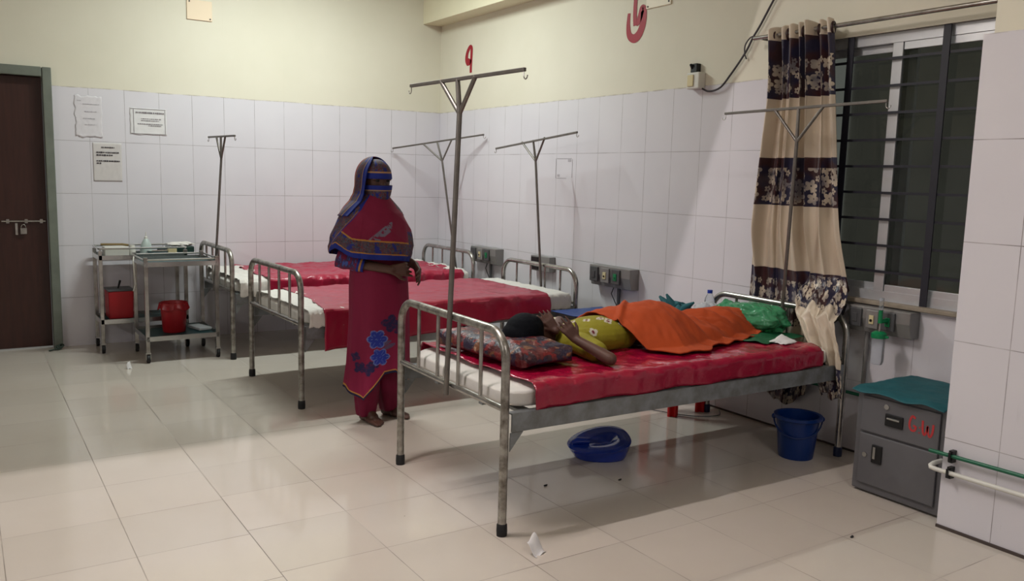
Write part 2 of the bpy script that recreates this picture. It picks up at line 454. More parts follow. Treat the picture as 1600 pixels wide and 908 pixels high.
# pillar: painted core, tiled jacket 2.0 m high
mb = MB(); mb.box((-.265, -5.80, ZC/2), (.53, .58, ZC)); mb.box((-.28, -5.80, .9975), (.56, .63, 1.995))
struct(mb.build('wall_pillar', M_pillar, smooth=False, origin=(-.28, -5.8, 0)))
slab('trim_1', (-.095, -2.75, (2.80+ZC)/2), (.19, 5.5, ZC-2.80), M_cream)          # beam along the right wall
slab('trim_2', (-3.5, -3.92, (2.90+ZC)/2), (7.0, .24, ZC-2.90), M_cream)           # cross beam over the ward
slab('baseboard_right', (-.003, -2.9, .004), (.006, 5.2, .012), mat('dark_floor_joint', (70, 60, 56), .7))
slab('baseboard_pillar', (-.564, -5.80, .005), (.008, .63, .014), bpy.data.materials['dark_floor_joint'])
# door
dr = struct(thing('door_1', 'd', 'd', (-3.83, .02, 0))); del dr['label']; del dr['category']
mb = MB(); mb.box((-3.325, .0, 1.06), (.06, .10, 2.12)); mb.box((-4.33, .0, 1.06), (.06, .10, 2.12)); mb.box((-3.83, .0, 2.085), (.94, .098, .07))
mb.build('door_frame', M_frame_grey, dr, smooth=False, bevel=.005)
MB().box((-3.83, .045, 1.03), (.945, .04, 2.04)).build('door_leaf', M_doorwood, dr, smooth=False, bevel=.004)
mb = MB(); mb.tube([(-3.66, .012, .978), (-3.372, .012, .978)], .0065); mb.tube([(-3.64, .012, .978), (-3.64, .03, .978)], .005)
for x in (-3.62, -3.50, -3.40): mb.box((x, .018, .978), (.02, .018, .03))
mb.build('door_bolt', M_steel, dr)
mb = MB(); mb.box((-3.52, .008, .905), (.042, .02, .045)); mb.tube(arc((-3.52, .008, .93), .015, 0, PI, 8, ((1, 0, 0), (0, 0, 1.6))), .0035)
mb.box((-3.565, .014, .92), (.016, .008, .09))
mb.build('padlock', M_steel, dr, bevel=.002)
# window
wd = struct(thing('window_1', 'd', 'd', (.06, -4.87, .82))); del wd['label']; del wd['category']
mb = MB(); fx = .07
for z, h in ((.845, .05), (2.14, .05)): mb.box((fx, -4.87, z), (.07, 1.5, h))
for y in (-4.145, -5.595): mb.box((fx, y, 1.4925), (.07, .05, 1.345))
mb.build('window_frame', M_alu, wd, smooth=False, bevel=.003)
mb = MB(); mb.box((.05, -4.735, 1.49), (.025, .055, 1.25)); mb.box((.05, -5.57, 1.49), (.025, .04, 1.25))
for z in (.885, 2.095): mb.box((.05, -5.155, z), (.021, .775, .038))
mb.build('sliding_sash', M_alu, wd, smooth=False, bevel=.002)
mb = MB(); mb.box((.085, -4.80, 1.49), (.025, .045, 1.25)); mb.box((.085, -4.18, 1.49), (.025, .04, 1.25))
for z in (.885, 2.095): mb.box((.085, -4.49, z), (.021, .574, .038))
mb.build('rear_sash', M_alu, wd, smooth=False, bevel=.002)
MB().box((.05, -5.15, 1.49), (.006, .80, 1.18)).build('pane', M_glass, wd, smooth=False)
MB().box((.085, -4.49, 1.49), (.006, .58, 1.18)).build('pane', M_glass, wd, smooth=False)
for y in (-4.485, -5.0): MB().box((.012, y, 1.4925), (.008, .036, 1.345)).build('grille_upright', M_iron, wd, smooth=False)
for k in range(10): MB().box((.018, -4.87, .97+k*.1333-.0), (.006, 1.5, .013)).build('grille_bar', M_iron, wd, smooth=False)
MB().box((-.006, -4.86, .812), (.05, 1.5, .022)).build('window_sill', mat('sill_stone', (150, 138, 122), .6, var=.3, vscale=20), wd, smooth=False, bevel=.004)
# something dim outside: opposite wall of a dark light-well
slab('wall_outside', (3.0, -4.9, 1.5), (.1, 5, 5), mat('outside_plaster', (170, 168, 162), .9, var=.2, vscale=3))

# ================================================================== BEDS
def make_bed(L, W, zf, zh, label):
    """origin: floor under the centre of the foot end; x runs to the head end"""
    t = thing('hospital_bed', label, 'hospital bed', (0, 0, 0), None)
    h = W/2-.02; R = .11; r = .0165
    def end(x, zt, nm):
        pts = [(x, -h, .03), (x, -h, zt-R)]+arc((x, -h+R, zt-R), R, PI, PI/2, 9, ((0, 1, 0), (0, 0, 1)))[1:]
        pts += arc((x, h-R, zt-R), R, PI/2, 0, 9, ((0, 1, 0), (0, 0, 1)))+[(x, h, .03)]
        MB().tube(pts, r+.001, 16).build(nm, M_steelold if nm == 'foot_frame' else M_steel, t)
        MB().tube([(x, -h, .51), (x, h, .51)], .0135, 12).build('end_rail', M_steel, t)
        for k in range(1, 5):
            y = -h+2*h*k/5
            MB().tube([(x, y, .515), (x, y, zt-.004)], .0085, 10).build('spindle', M_steel, t)
        for y in (-h, h):
            MB().lathe([(.0, 0), (.021, 0), (.022, .02), (.021, .045), (.0175, .05)], (x, y, 0), 18).build('rubber_foot', M_bluecap if nm == 'head_frame' else M_rubber, t)
    end(0, zf, 'foot_frame'); end(L, zh, 'head_frame')
    for s in (-1, 1):
        mb = MB(); mb.box((L/2, s*(h+.012), .455), (L-.05, .006, .075)); mb.box((L/2, s*(h-.006), .4895), (L-.05, .036, .005))
        for x in (.05, L-.05): mb.poly([(x-.03, s*(h+.008), .415), (x+.03, s*(h+.008), .415), (x+(-.03 if x < 1 else .03), s*(h+.008), .34)], (0, s*.004, 0))
        mb.build('side_rail', M_angle, t, smooth=False)
    mb = MB()
    for k in range(9): mb.box((.12+k*(L-.24)/8, 0, .478), (.05, 2*h-.05, .012))
    for y in (-.2, .2): mb.box((L/2, y, .465), (L-.1, .03, .014))
    mb.build('bed_deck', M_angle, t, smooth=False)
    return t
BED3 = dict(x=-2.257, y=-.55, yaw=0); BED2 = dict(x=-2.275, y=-2.075, yaw=.022); BED1 = dict(x=-2.185, y=-4.192, yaw=-.014)
b1 = make_bed(2.06, .985, .808, .745, 'nearest steel hospital bed, with a child lying on it')
b1.location = (BED1['x'], BED1['y'], 0); b1.rotation_euler.z = BED1['yaw']
b2 = dup(b1, (BED2['x'], BED2['y'], 0), BED2['yaw'], 'middle steel hospital bed, empty, behind the standing woman')
b3 = dup(b1, (BED3['x'], BED3['y'], 0), BED3['yaw'], 'farthest steel hospital bed, empty, along the back wall beside the trolleys')

def sheet_obj(name, label, cat, bed, x0, x1, W, zt, drop_n, drop_f, m, seed=0, amp=.006, x0n=None, rad=.035, group=None, thick=.003, zcrown=.0, flare=.0, edge=.02, hemamp=.012, nu=150, nv=90, endfall=None, wav=.006):
    """cloth laid across a bed: x along the bed, drops over the near (-y) and far (+y) sides.
    drop_n may be a function of s (0..1 along x)"""
    h = W/2; c, s_ = math.cos(bed['yaw']), math.sin(bed['yaw'])
    def fn(a, b):
        dn = drop_n(a) if callable(drop_n) else drop_n
        dfv = drop_f(a) if callable(drop_f) else drop_f
        dn += hemamp*fnz(a*7, seed)+hemamp*.6*math.sin(a*23+seed)
        tot = dn+W+dfv; d = b*tot
        if d < dn: y = -h; z = zt-(dn-d); side = -1
        elif d < dn+W: y = -h+(d-dn); z = zt; side = 0
        else: y = h; z = zt-(d-dn-W); side = 1
        # rounded shoulder
        q = h-abs(y)
        if side == 0 and q < rad:
            z -= rad-math.sqrt(max(rad**2-(rad-q)**2, 0))
        if side != 0:
            k = zt-z
            if k < rad: y = side*(h-(rad-math.sqrt(max(rad**2-(rad-k)**2, 0)))*.35); 
            z -= rad*.9*math.exp(-k/.03)*0
            y += side*flare*k+side*wav*math.sin(a*(34+seed)+seed*2)*min(1, k/.12)
            z = min(z, zt-rad*.8*(1-min(1, k/rad))-0)
        x = lerp(x0, x1, a)
        if a < .001 or a > .999: pass
        if x0n is not None and side == -1 or (x0n is not None and y < 0):
            x += (1-a)*(x0n-x0)*min(1, max(0, -y/h))
        if a < .03: x += edge*.4*fnz(b*6, seed+3)
        if a > .97: x += edge*fnz(b*6, seed+5)
        n = fnz(x*5+seed, y*7, z*3)*amp+fnz(x*15+seed, y*12+x*8, z*9)*amp*.5
        n += amp*1.3*max(0, .35-abs(fnz(x*3.2+y*2.2+seed, y*2.6-x*1.2, seed)))*2
        if side == 0: z += n+zcrown*math.cos(PI*y/W)
        else: y += side*max(n, -.003)
        if endfall:
            if x > x1-.04 and endfall > 0: z -= 0
        return (bed['x']+x*c-y*s_, bed['y']+x*s_+y*c, z)
    o = MB().grid(fn, nu, nv).build(name, m, origin=(bed['x']+(x0+x1)/2*c, bed['y'], zt), solid=thick, ang=80)
    return tag(o, label, cat, group)

def mattress(bed, L, W, zt, label, foot_lump=0):
    c, s_ = math.cos(bed['yaw']), math.sin(bed['yaw'])
    zb = .49
    def P(x, y, z): return (bed['x']+x*c-y*s_, bed['y']+x*s_+y*c, z)
    mb = MB(); nu, nv = 120, 72
    Lh, Wh, Hh = L/2, W/2, (zt-zb)/2
    def fn(a, b):
        th = 2*PI*a; ph = PI*b
        e = .16
        def sp(x, k): return math.copysign(abs(x)**k, x)
        x = sp(math.cos(th), e)*sp(math.sin(ph), e); y = sp(math.sin(th), e)*sp(math.sin(ph), e); z = sp(math.cos(ph), .35)
        X, Y, Z = Lh*x, Wh*y, Hh*z
        k = fnz(X*6+Y*2, Y*8, Z*5+bed['y'])*.008
        end = abs(x)
        return P(X+Lh+.035+(k if end > .9 else 0), Y+(k if abs(y) > .9 else 0), zb+Hh+Z+(k*.7 if z > .5 else 0)+(foot_lump*math.exp(-((X+Lh)/.1)**2) if z > .5 else 0))
    mb.grid(fn, nu, nv, closeu=True)
    o = mb.build('mattress', M_sheet, origin=(bed['x']+L/2, bed['y'], zb), ang=80)
    return tag(o, label, 'mattress')
mattress(BED1, 1.985, .925, .578, 'white sheeted mattress on the nearest bed, under the lying child')
mattress(BED2, 1.985, .925, .578, 'white sheeted mattress on the middle bed')
mattress(BED3, 1.985, .925, .578, 'white sheeted mattress on the farthest bed', .0)
# red rubber sheets
sheet_obj('rubber_sheet', 'glossy red rubber sheet on the nearest bed, under the lying child', 'bed sheet', BED1, .10, 1.87, .955, .596, .099, .10, M_red, 1, .006, x0n=.135, hemamp=.005)
sheet_obj('rubber_sheet', 'red rubber sheet on the middle bed, hanging low over the near side', 'bed sheet', BED2, .22, 1.80, 1.016, .595, lambda a: lerp(.255, .13, min(1, a*1.05)), .12, M_redmat, 4, .005, x0n=.13, hemamp=.006)
sheet_obj('rubber_sheet', 'crumpled red rubber sheet on the farthest bed by the back wall', 'bed sheet', BED3, .26, 1.93, 1.01, .598, lambda a: .10+.02*math.sin(a*17), .10, M_redmat, 8, .012, hemamp=.012)
# loose white sheet corners
sheet_obj('white_sheet', 'loose white cloth over the foot end of the farthest bed', 'bed sheet', BED3, .05, .34, .99, .592, .12, .08, M_sheet, 12, .012, nu=50, hemamp=.006, wav=.001)
sheet_obj('white_sheet', 'crumpled white cloth at the head end of the farthest bed', 'bed sheet', BED3, 1.86, 2.0, .99, .592, .10, .08, M_sheet, 15, .016, nu=40, hemamp=.006, wav=.001)
sheet_obj('white_sheet', 'white cloth tucked at the head end of the middle bed', 'bed sheet', BED2, 1.72, 1.99, .99, .586, .11, .08, M_sheet, 19, .006, nu=50, hemamp=.006, wav=.001)
sheet_obj('white_sheet', 'white cloth at the foot end of the middle bed, hanging over its edge', 'bed sheet', BED2, .04, .26, .99, .588, .10, .08, M_sheet, 21, .007, nu=50, hemamp=.006, wav=.001)

# ================================================================== IV STANDS
def iv(label, bot, mid, J, A, B, r=.0095, spread=.16, hk=.035):
    bot, J, A, B = map(Vector, (bot, J, A, B)); mid_top = Vector(mid)
    t = thing('drip_stand', label, 'drip stand', bot, 'drip stands clamped to the beds')
    MB().tube([bot, J, mid_top-Vector((0, 0, .008))], [r, r*.95, r*.85], 12).build('pole', M_polesteel, t)
    d = (B-A).normalized(); perp = d.cross(Vector((0, 0, 1))).normalized(); up = perp.cross(d)
    rot = Matrix((d, perp, up)).transposed()
    MB().box((A+B)/2, ((B-A).length, .014, .014), rot).build('crossbar', M_polesteel, t, smooth=False, bevel=.002)
    for s in (-1, 1):
        e = mid_top+d*(spread*s)
        MB().tube([J+Vector((0, 0, .0)), e-up*.006], r*.8, 10).build('strut', M_polesteel, t)
    for E_, s in ((A, -1), (B, 1)):
        o = E_-d*(.006*s)
        pts = [o-Vector((0, 0, .004)), o-Vector((0, 0, .02))]+[o+Vector((0, 0, -.02))+d*(.012*s)+(d*(-.012*s*math.cos(k*PI/7))+Vector((0, 0, -.014*math.sin(k*PI/7)))) for k in range(1, 8)]
        MB().tube(pts, .0022, 8).build('hook', M_steel, t)
    return t
iv('tallest looking drip stand, clamped to the foot of the nearest bed', (-2.212, -4.23, .47), (-2.215, -4.29, 1.79), (-2.215, -4.31, 1.645), (-2.215, -3.868, 1.788), (-2.215, -4.774, 1.778), r=.0115, spread=.14)
iv('drip stand at the head of the middle bed, beside the wall panel', (-.23, -2.11, .50), (-.30, -2.037, 1.688), (-.3, -2.079, 1.524), (-.3, -1.515, 1.625), (-.3, -2.576, 1.722), spread=.15)
iv('drip stand leaning into the room corner behind the farthest bed', (-.12, -.60, .50), (-.29, -.50, 1.703), (-.27, -.56, 1.53), (-.516, -.045, 1.64), (-.045, -.902, 1.765), spread=.15)
iv('short drip stand at the foot of the farthest bed, near the back wall', (-2.285, -.60, .47), (-2.235, -.69, 1.655), (-2.235, -.69, 1.48), (-2.26, -.42, 1.65), (-2.20, -.95, 1.65), spread=.09)
iv('drip stand in front of the curtain, at the head of the nearest bed', (-.165, -4.30, .50), (-.36, -4.477, 1.787), (-.36, -4.48, 1.615), (-.36, -3.988, 1.777), (-.36, -4.966, 1.787), spread=.148)

# ================================================================== CURTAIN AND ROD
rod = thing('curtain_rod', 'steel curtain rod above the barred window', 'curtain rod', (-.1, -4.7, 2.213))
MB().tube([(-.1, -3.93, 2.213), (-.1, -5.49, 2.213)], .0115, 14).build('rod', M_steel, rod)
mb = MB(); mb.tube([(-.001, -3.99, 2.205), (-.105, -3.99, 2.205)], .008); mb.box((-.006, -3.99, 2.19), (.012, .03, .07))
mb.build('bracket', M_polesteel, rod)
mb = MB(); mb.tube([(-.001, -5.44, 2.205), (-.105, -5.44, 2.205)], .008); mb.box((-.006, -5.44, 2.19), (.012, .03, .07))
mb.build('bracket', M_polesteel, rod)
ZK = [.20, .62, .78, .92, 1.28, 1.54, 1.87, 2.10, 2.25]
YLk = [-3.99, -3.965, -3.965, -3.975, -4.005, -4.028, -4.056, -4.05, -4.04]
YRk = [-4.53, -4.62, -4.66, -4.625, -4.573, -4.545, -4.505, -4.475, -4.45]
def fold(u, z):
    k = sst(z, 2.3, .7)
    a = math.sin(2*PI*(7.2*u+.15*math.sin(3*u+z)))
    b = math.sin(2*PI*(3.1*u+.3+.06*math.sin(9*u))+z*.9)*(.4+.6*k)
    return (.055*(1-.25*k))*math.copysign(abs(a)**.8, a)*(.75+.35*math.sin(11*u+1))+.034*b
def zt_of(u): return 2.245+.012*math.cos(2*PI*7.2*u*1.0)
def cur_main(a, b):
    zb = interp(a, [0, .2, .55, .75, .82, 1], [.21, .20, .17, .25, .60, .86])
    z = lerp(zt_of(a), zb, b)
    z += .010*math.sin(a*30)*b*(a < .62)
    y = lerp(interp(z, ZK, YLk), interp(z, ZK, YRk), a)
    y += .012*math.sin(2*PI*7.2*a+1.2)*sst(z, 2.25, 1.9)
    x = -.1+fold(a, z)*.9
    x = lerp(x, -.052+fold(a, z)*.42, sst(z, 1.2, .8))
    return (x, y, z)
mb = MB(); NU = 300
mb.grid(cur_main, NU, 210, uv=lambda a, b: (a*1.35, cur_main(a, b)[2]))
# gathered end pulled over the bed head and hanging in front of it
KT = [0, .2, .38, .5, .7, .85, 1]
LX = [-.06, -.11, -.17, -.235, -.235, -.215, -.20]; LZ = [.93, .85, .79, .74, .58, .45, .33]
LL = [-4.36, -4.37, -4.39, -4.44, -4.56, -4.60, -4.63]; LR = [-4.63, -4.665, -4.68, -4.69, -4.745, -4.755, -4.75]
def cur_lobe(a, b):
    x = interp(b, KT, LX); z = interp(b, KT, LZ)
    w_ = sst(b, 0, .3)
    y = lerp(interp(b, KT, LL), interp(b, KT, LR), a)
    k = sst(b, 0, .3)
    f = math.sin(2*PI*2.6*a+3*b)*.018+math.sin(2*PI*5*a+5*b)*.008
    z += k*(1-sst(b, .45, .6))*(f*1.1+.015*fnz(a*4, b*6))-.03*abs(a-.5)*k+.02*math.sin(a*9)*(b > .8)
    x += (f*.9-.012)*sst(b, .35, .6)+.012*fnz(a*6, b*5, 2)*k
    y += .010*fnz(a*5, b*9, 7)*k
    uu = lerp(.60, .995, a); zz = .93-.3*b
    x0 = lerp(-.1+fold(uu, zz)*.9, -.052+fold(uu, zz)*.42, sst(zz, 1.2, .8))-.004
    y0 = lerp(interp(zz, ZK, YLk), interp(zz, ZK, YRk), uu)+.012*math.sin(2*PI*7.2*uu+1.2)
    return (lerp(x0, x, w_), lerp(y0, y, w_), lerp(zz, z, w_))
def lobe_uv(a, b):
    # pattern: flowers on top, beige fall, dark flowers at the hem
    vv = interp(b, [0, .22, .42, .46, .78, .80, 1], [.90, .74, .62, .60, .44, .40, .16])
    return (a*.7+.3, vv)
mb.grid(cur_lobe, 110, 110, uv=lobe_uv)
cu = thing('curtain', 'beige curtain with dark flowered bands, bunched at the window left side', 'curtain', (-.1, -4.25, 2.2))
mb.build('cloth', M_curtain, cu, ang=85, useuv=True, merge=False, solid=.0015)
for y in (-4.452, -4.37, -4.27, -4.17, -4.08):
    mb = MB(); rot = Matrix.Rotation(.35, 3, 'Z')
    pts = [Vector((-.1, y, 2.207))+Vector((0.0+.012*math.sin(k), 0, 0))*0+rot @ Vector((math.cos(k*2*PI/16)*.027, 0, math.sin(k*2*PI/16)*.027)) for k in range(17)]
    mb.tube(pts, .007, 8, caps=False).build('eyelet', mat('dark_eyelet', (44, 20, 20), .4) if y == -4.452 else bpy.data.materials['dark_eyelet'], cu)

# ================================================================== LOCKERS
def make_locker(label):
    """origin at floor, centre of the front (facing -x); body goes to +x"""
    t = thing('bedside_locker', label, 'bedside locker', (0, 0, 0))
    Wd, D, H = .42, .42, .485
    mb = MB(); mb.box((D/2, 0, H/2+.005), (D, Wd, H-.01)); mb.build('body', M_locker, t, smooth=False, bevel=.006)
    mb = MB(); mb.box((-.006, -.005, .375), (.012, Wd-.05, .165)); mb.build('drawer', M_locker, t, smooth=False, bevel=.004)
    mb = MB(); mb.box((-.006, -.005, .165), (.012, Wd-.05, .235)); mb.build('door', M_locker, t, smooth=False, bevel=.004)
    mb = MB(); mb.box((D/2+.01, 0, .02), (D-.04, Wd-.01, .04)); mb.build('plinth', M_paneldark, t, smooth=False)
    return t
lk = make_locker('grey locker with teal cloth top and red painted letters, beside the pillar')
lk.location = (-.485, -5.235, 0)
dw = [c for c in lk.children if c.name.startswith('drawer')][0]; dd = [c for c in lk.children if c.name.startswith('door')][0]
def sub(mb, name, m, parent, **k):
    o = mb.build(name, m, None, origin=(0, 0, 0), **k); o.parent = parent; return o
mb = MB(); mb.box((-.016, .015, .372), (.008, .085, .055)); sub(mb, 'handle_plate', M_black, dw, smooth=False, bevel=.003)
mb = MB(); mb.tube([(-.022, -.015, .380), (-.022, .045, .380)], .005, 8); sub(mb, 'pull', M_tray, dw)
mb = MB(); mb.tube([(-.012, .055, .428), (-.018, .055, .428)], .012, 16); sub(mb, 'lock', M_tray, dw)
mb = MB(); mb.box((-.016, .085, .20), (.008, .05, .085)); sub(mb, 'handle_recess', M_black, dd, smooth=False, bevel=.003)
mb = MB(); mb.box((-.021, .095, .205), (.004, .012, .055)); sub(mb, 'pull', M_tray, dd, smooth=False)
mb = MB(); mb.tube([(-.012, .145, .185), (-.018, .145, .185)], .011, 16); sub(mb, 'lock', M_tray, dd)
# painted letters G.W
def stroke(mb, pts, wd, f, seg=1):
    """flat painted stroke, pts in 2d mapped by f to 3d; wd list or value"""
    P = [Vector((p[0], p[1])) for p in pts]; n = len(P); L_ = []; R_ = []
    for i, p in enumerate(P):
        t = (P[min(i+1, n-1)]-P[max(i-1, 0)]).normalized(); nn = Vector((-t.y, t.x)); w_ = wd[i] if isinstance(wd, (list, tuple)) else wd
        L_.append(p+nn*w_/2); R_.append(p-nn*w_/2)
    vs = [f(*q, .0) for q in L_]+[f(*q, .0) for q in R_]+[f(*q, .001) for q in L_]+[f(*q, .001) for q in R_]
    fs = []
    for i in range(n-1):
        fs += [(2*n+i, 2*n+i+1, 3*n+i+1, 3*n+i), (i, n+i, n+i+1, i+1), (i, i+1, 2*n+i+1, 2*n+i), (n+i, 3*n+i, 3*n+i+1, n+i+1)]
    fs += [(0, 2*n, 3*n, n), (n-1, 2*n-1, 4*n-1, 3*n-1)]
    mb.add(vs, fs)
def bez(ctrl, n=8):   # catmull-rom through points
    c = [ctrl[0]]+list(ctrl)+[ctrl[-1]]; out = []
    for i in range(1, len(c)-2):
        for k in range(n):
            t = k/n; p0, p1, p2, p3 = [Vector((*c[i+j], 0)) for j in (-1, 0, 1, 2)]
            q = .5*((2*p1)+(-p0+p2)*t+(2*p0-5*p1+4*p2-p3)*t*t+(-p0+3*p1-3*p2+p3)*t**3); out.append((q.x, q.y))
    out.append(tuple(ctrl[-1])); return out
mb = MB(); ff = lambda u, v, d: Vector((-.0125-d, -.055-u, .335+v))
stroke(mb, bez([(.026, .075), (.012, .082), (.002, .06), (.002, .035), (.012, .02), (.026, .022), (.030, .038), (.018, .042)]), .0095, ff)
stroke(mb, bez([(.046, .042), (.051, .040)]), .007, ff); stroke(mb, bez([(.045, .018), (.050, .017)]), .006, ff)
stroke(mb, bez([(.060, .075), (.062, .035), (.070, .015), (.080, .030), (.083, .055), (.086, .030), (.096, .012), (.106, .032), (.108, .068)]), .0095, ff)
sub(mb, 'painted_letters', mat('red_marker', (176, 50, 52), .5), dw, smooth=False)
lk2 = dup(lk, (-.485, -2.85, 0), 0, 'grey locker with blue top between the middle bed and the nearest bed')
for o in list(lk2.children_recursive):
    if o.name.startswith('painted_letters'): bpy.data.objects.remove(o)
def cover(name, label, cx, cy, zt, m, dx, dy, seed, fr=.06):
    def fn(a, b):
        x = lerp(-dx/2-fr*.3, dx/2, a); y = lerp(-dy/2-.004, dy/2+.004, b)
        z = zt+.004+.004*fnz(x*12, y*12, seed)
        if a < .12: z -= fr*.12*((.12-a)/.12)+.006*math.sin(b*14+seed)*((.12-a)/.12)
        z = max(z, zt+.001) if x > -dx/2 else z
        return (cx+x, cy+y, z)
    o = MB().grid(fn, 50, 50).build(name, m, origin=(cx, cy, zt), solid=.002, ang=80); return tag(o, label, 'cloth')
cover('locker_cloth', 'teal plastic cloth on the locker beside the pillar', -.275, -5.235, .487, M_teal, .44, .43, 2, .10)
def bluetop(a, b):
    x = lerp(-.24, .21, a); y = lerp(-.225, .225, b)
    z = .487+.022*sst(abs(b-.25), .28, 0)*(.3+.7*a)+.003*fnz(x*9, y*9)+.002
    return (-.27+x, -2.85+y, z)
tag(MB().grid(bluetop, 40, 60).build('locker_cloth', M_blueplate, origin=(-.27, -2.85, .487), solid=.003), 'blue plastic cloth with a raised fold on the locker by the middle bed', 'cloth')

# ================================================================== WALL PANELS
def panel(label, y0, y1, z0, z1, pipe=True):
    yc = (y0+y1)/2; W_ = y0-y1; H = z1-z0
    t = thing('bedhead_panel', label, 'wall panel', (0, yc, z0))
    mb = MB()   # housing wedge: deeper at the top middle
    D = .085
    prof = [(0, 0), (-D*.75, 0), (-D, H*.55), (-D, H), (0, H)]
    mb.poly([(p[0], y1, z0+p[1]) for p in prof], (0, W_, 0)); mb.build('housing', M_panel, t, smooth=False, bevel=.003)
    n = 3; cols = [M_paneldark, M_offwhite, M_greenpl]
    for k, fpos in enumerate((.14, .42, .68)):
        yy = y0-W_*fpos
        mb = MB(); mb.box((-D-.006, yy, z0+H*.56), (.014, W_*.20, H*.72), top=(1, 1)); mb.build('socket_plate', M_paneldark if k != 1 else M_panel, t, smooth=False, bevel=.004)
        mb = MB(); mb.box((-D-.015, yy, z0+H*.55), (.006, W_*.075, H*.34)); mb.build('socket_insert', cols[k], t, smooth=False, bevel=.002)
        if k: MB().tube([(-D-.018, yy, z0+H*.52), (-D-.022, yy, z0+H*.52)], .007, 12).build('port', M_black if k == 1 else M_greenpipe, t)
    if pipe:
        MB().tube([(-.03, yc-.05, z0), (-.03, yc-.05, .30)], .013, 10).build('conduit', M_paneldark, t)
        MB().tube([(-.035, yc-.0, z0), (-.04, yc+.02, z0-.05), (-.035, yc-.03, z0-.12), (-.03, yc-.05, z0-.18)], .0035, 8).build('wire', M_black, t)
    return t
panel('grey wall panel with sockets beside the head of the farthest bed', -.78, -1.20, .648, .785)
panel('grey wall panel with white and green sockets above the blue topped locker', -2.50, -2.945, .645, .79)
pc = panel('grey wall panel with sockets below the barred window, carrying the flow meter', -4.66, -5.0, .665, .795, pipe=False)
t = thing('wall_box', 'dark grey wall box seen through the rails of the middle bed head', 'wall box', (0, -1.83, .66))
mb = MB(); mb.box((-.03, -1.83, .725), (.06, .26, .12)); mb.build('case', M_panel, t, smooth=False, bevel=.004)
mb = MB(); mb.box((-.063, -1.765, .725), (.01, .10, .10)); mb.build('plate', M_black, t, smooth=False, bevel=.003)
# flow meter with humidifier jar
hm = thing('flow_meter', 'oxygen flow meter with green cap and clear jar under the window', 'flow meter', (-.13, -4.872, .52))
mb = MB(); mb.tube([(-.105, -4.89, .745), (-.15, -4.885, .745)], .011); mb.tube([(-.15, -4.885, .735), (-.15, -4.885, .80)], .010); mb.build('regulator', M_greenpl, hm)
MB().tube([(-.15, -4.885, .80), (-.15, -4.885, .86)], .011).build('flow_tube', M_clear, hm)
MB().tube([(-.15, -4.885, .69), (-.15, -4.885, .74)], .006).build('stem', M_steel, hm)
MB().lathe([(0, .695), (.022, .695), (.036, .685), (.037, .665), (.036, .662), (0, .662)], (-.15, -4.885, 0), 28).build('jar_cap', M_greenpl, hm)
MB().lathe([(.0, .530), (.024, .530), (.030, .545), (.031, .66), (.0, .661)], (-.15, -4.885, 0), 28).build('jar', M_clear, hm)
MB().tube([(-.15, -4.915, .672), (-.15, -4.935, .672)], .006).build('nozzle', M_greenpl, hm)
# pipes
pp = thing('green_pipe', 'green gas pipe running low along the wall by the pillar', 'pipe', (-.585, -5.7, .32))
MB().tube([(-.585, -5.44, .32), (-.585, -6.13, .327)], .0085, 12).build('pipe', M_greenpipe, pp)
mb = MB(); mb.box((-.575, -5.532, .318), (.03, .016, .05)); mb.tube([(-.598, -5.532, .30), (-.598, -5.532, .337)], .005); mb.build('clip', M_black, pp)
pp = thing('white_pipe', 'cream water pipe below the green pipe on the pillar', 'pipe', (-.585, -5.7, .25))
MB().tube([(-.50, -5.448, .262), (-.56, -5.448, .262), (-.582, -5.449, .258), (-.59, -5.455, .252), (-.59, -5.48, .250), (-.588, -6.13, .252)], .0095, 12).build('pipe', M_white, pp)
mb = MB(); mb.box((-.575, -5.531, .250), (.03, .016, .048)); mb.tube([(-.602, -5.531, .232), (-.602, -5.531, .268)], .005); mb.build('clip', M_black, pp)
tag(MB().tube([(-.025, -4.40, .318), (-.025, -5.02, .322)], .009, 12).build('wall_pipe', M_greenpipe, origin=(-.025, -4.7, .32)), 'thin green pipe on the wall behind the nearest bed head', 'pipe')
tag(MB().tube([(-.022, -4.735, .30), (-.022, -4.735, .665)], .011, 10).build('conduit', M_panel, origin=(-.022, -4.735, .3)), 'grey vertical conduit under the window panel', 'conduit')

# ================================================================== WALL THINGS
sk = thing('wall_socket', 'white wall socket with a black plug above the tiles', 'socket', (0, -3.42, 1.98))
mb = MB(); mb.box((-.03, -3.42, 2.025), (.06, .105, .10)); mb.build('box', M_white, sk, smooth=False, bevel=.006)
mb = MB(); mb.box((-.064, -3.405, 2.025), (.008, .05, .07)); mb.build('face_plate', M_offwhite, sk, smooth=False, bevel=.003)
mb = MB(); mb.box((-.018, -3.40, 2.105), (.036, .055, .055)); mb.tube([(-.03, -3.385, 2.10), (-.05, -3.385, 2.13)], .008); mb.build('plug', M_black, sk, bevel=.006)
pts = [(-.03, -3.47, 1.975), (-.022, -3.53, 1.955), (-.02, -3.62, 1.972), (-.02, -3.70, 2.045), (-.02, -3.78, 2.132), (-.02, -3.82, 2.185), (-.03, -3.85, 2.235), (-.03, -3.90, 2.30), (-.02, -3.96, 2.39), (-.02, -4.06, 2.54), (-.02, -4.2, 2.79)]
cb = MB().tube([tuple(Vector((-.022, *q))) for q in bez([(p[1], p[2]) for p in pts], 5)], .006, 8)
cb.tube([tuple(Vector((-.026, *q))) for q in bez([(-3.885, 2.235), (-3.84, 2.24), (-3.80, 2.20), (-3.80, 2.15), (-3.815, 2.12)], 5)], .004, 8)
tag(cb.build('cable', M_ink, origin=(-.02, -3.8, 2.1)), 'black cable looping from the socket up past the curtain rod end', 'cable')
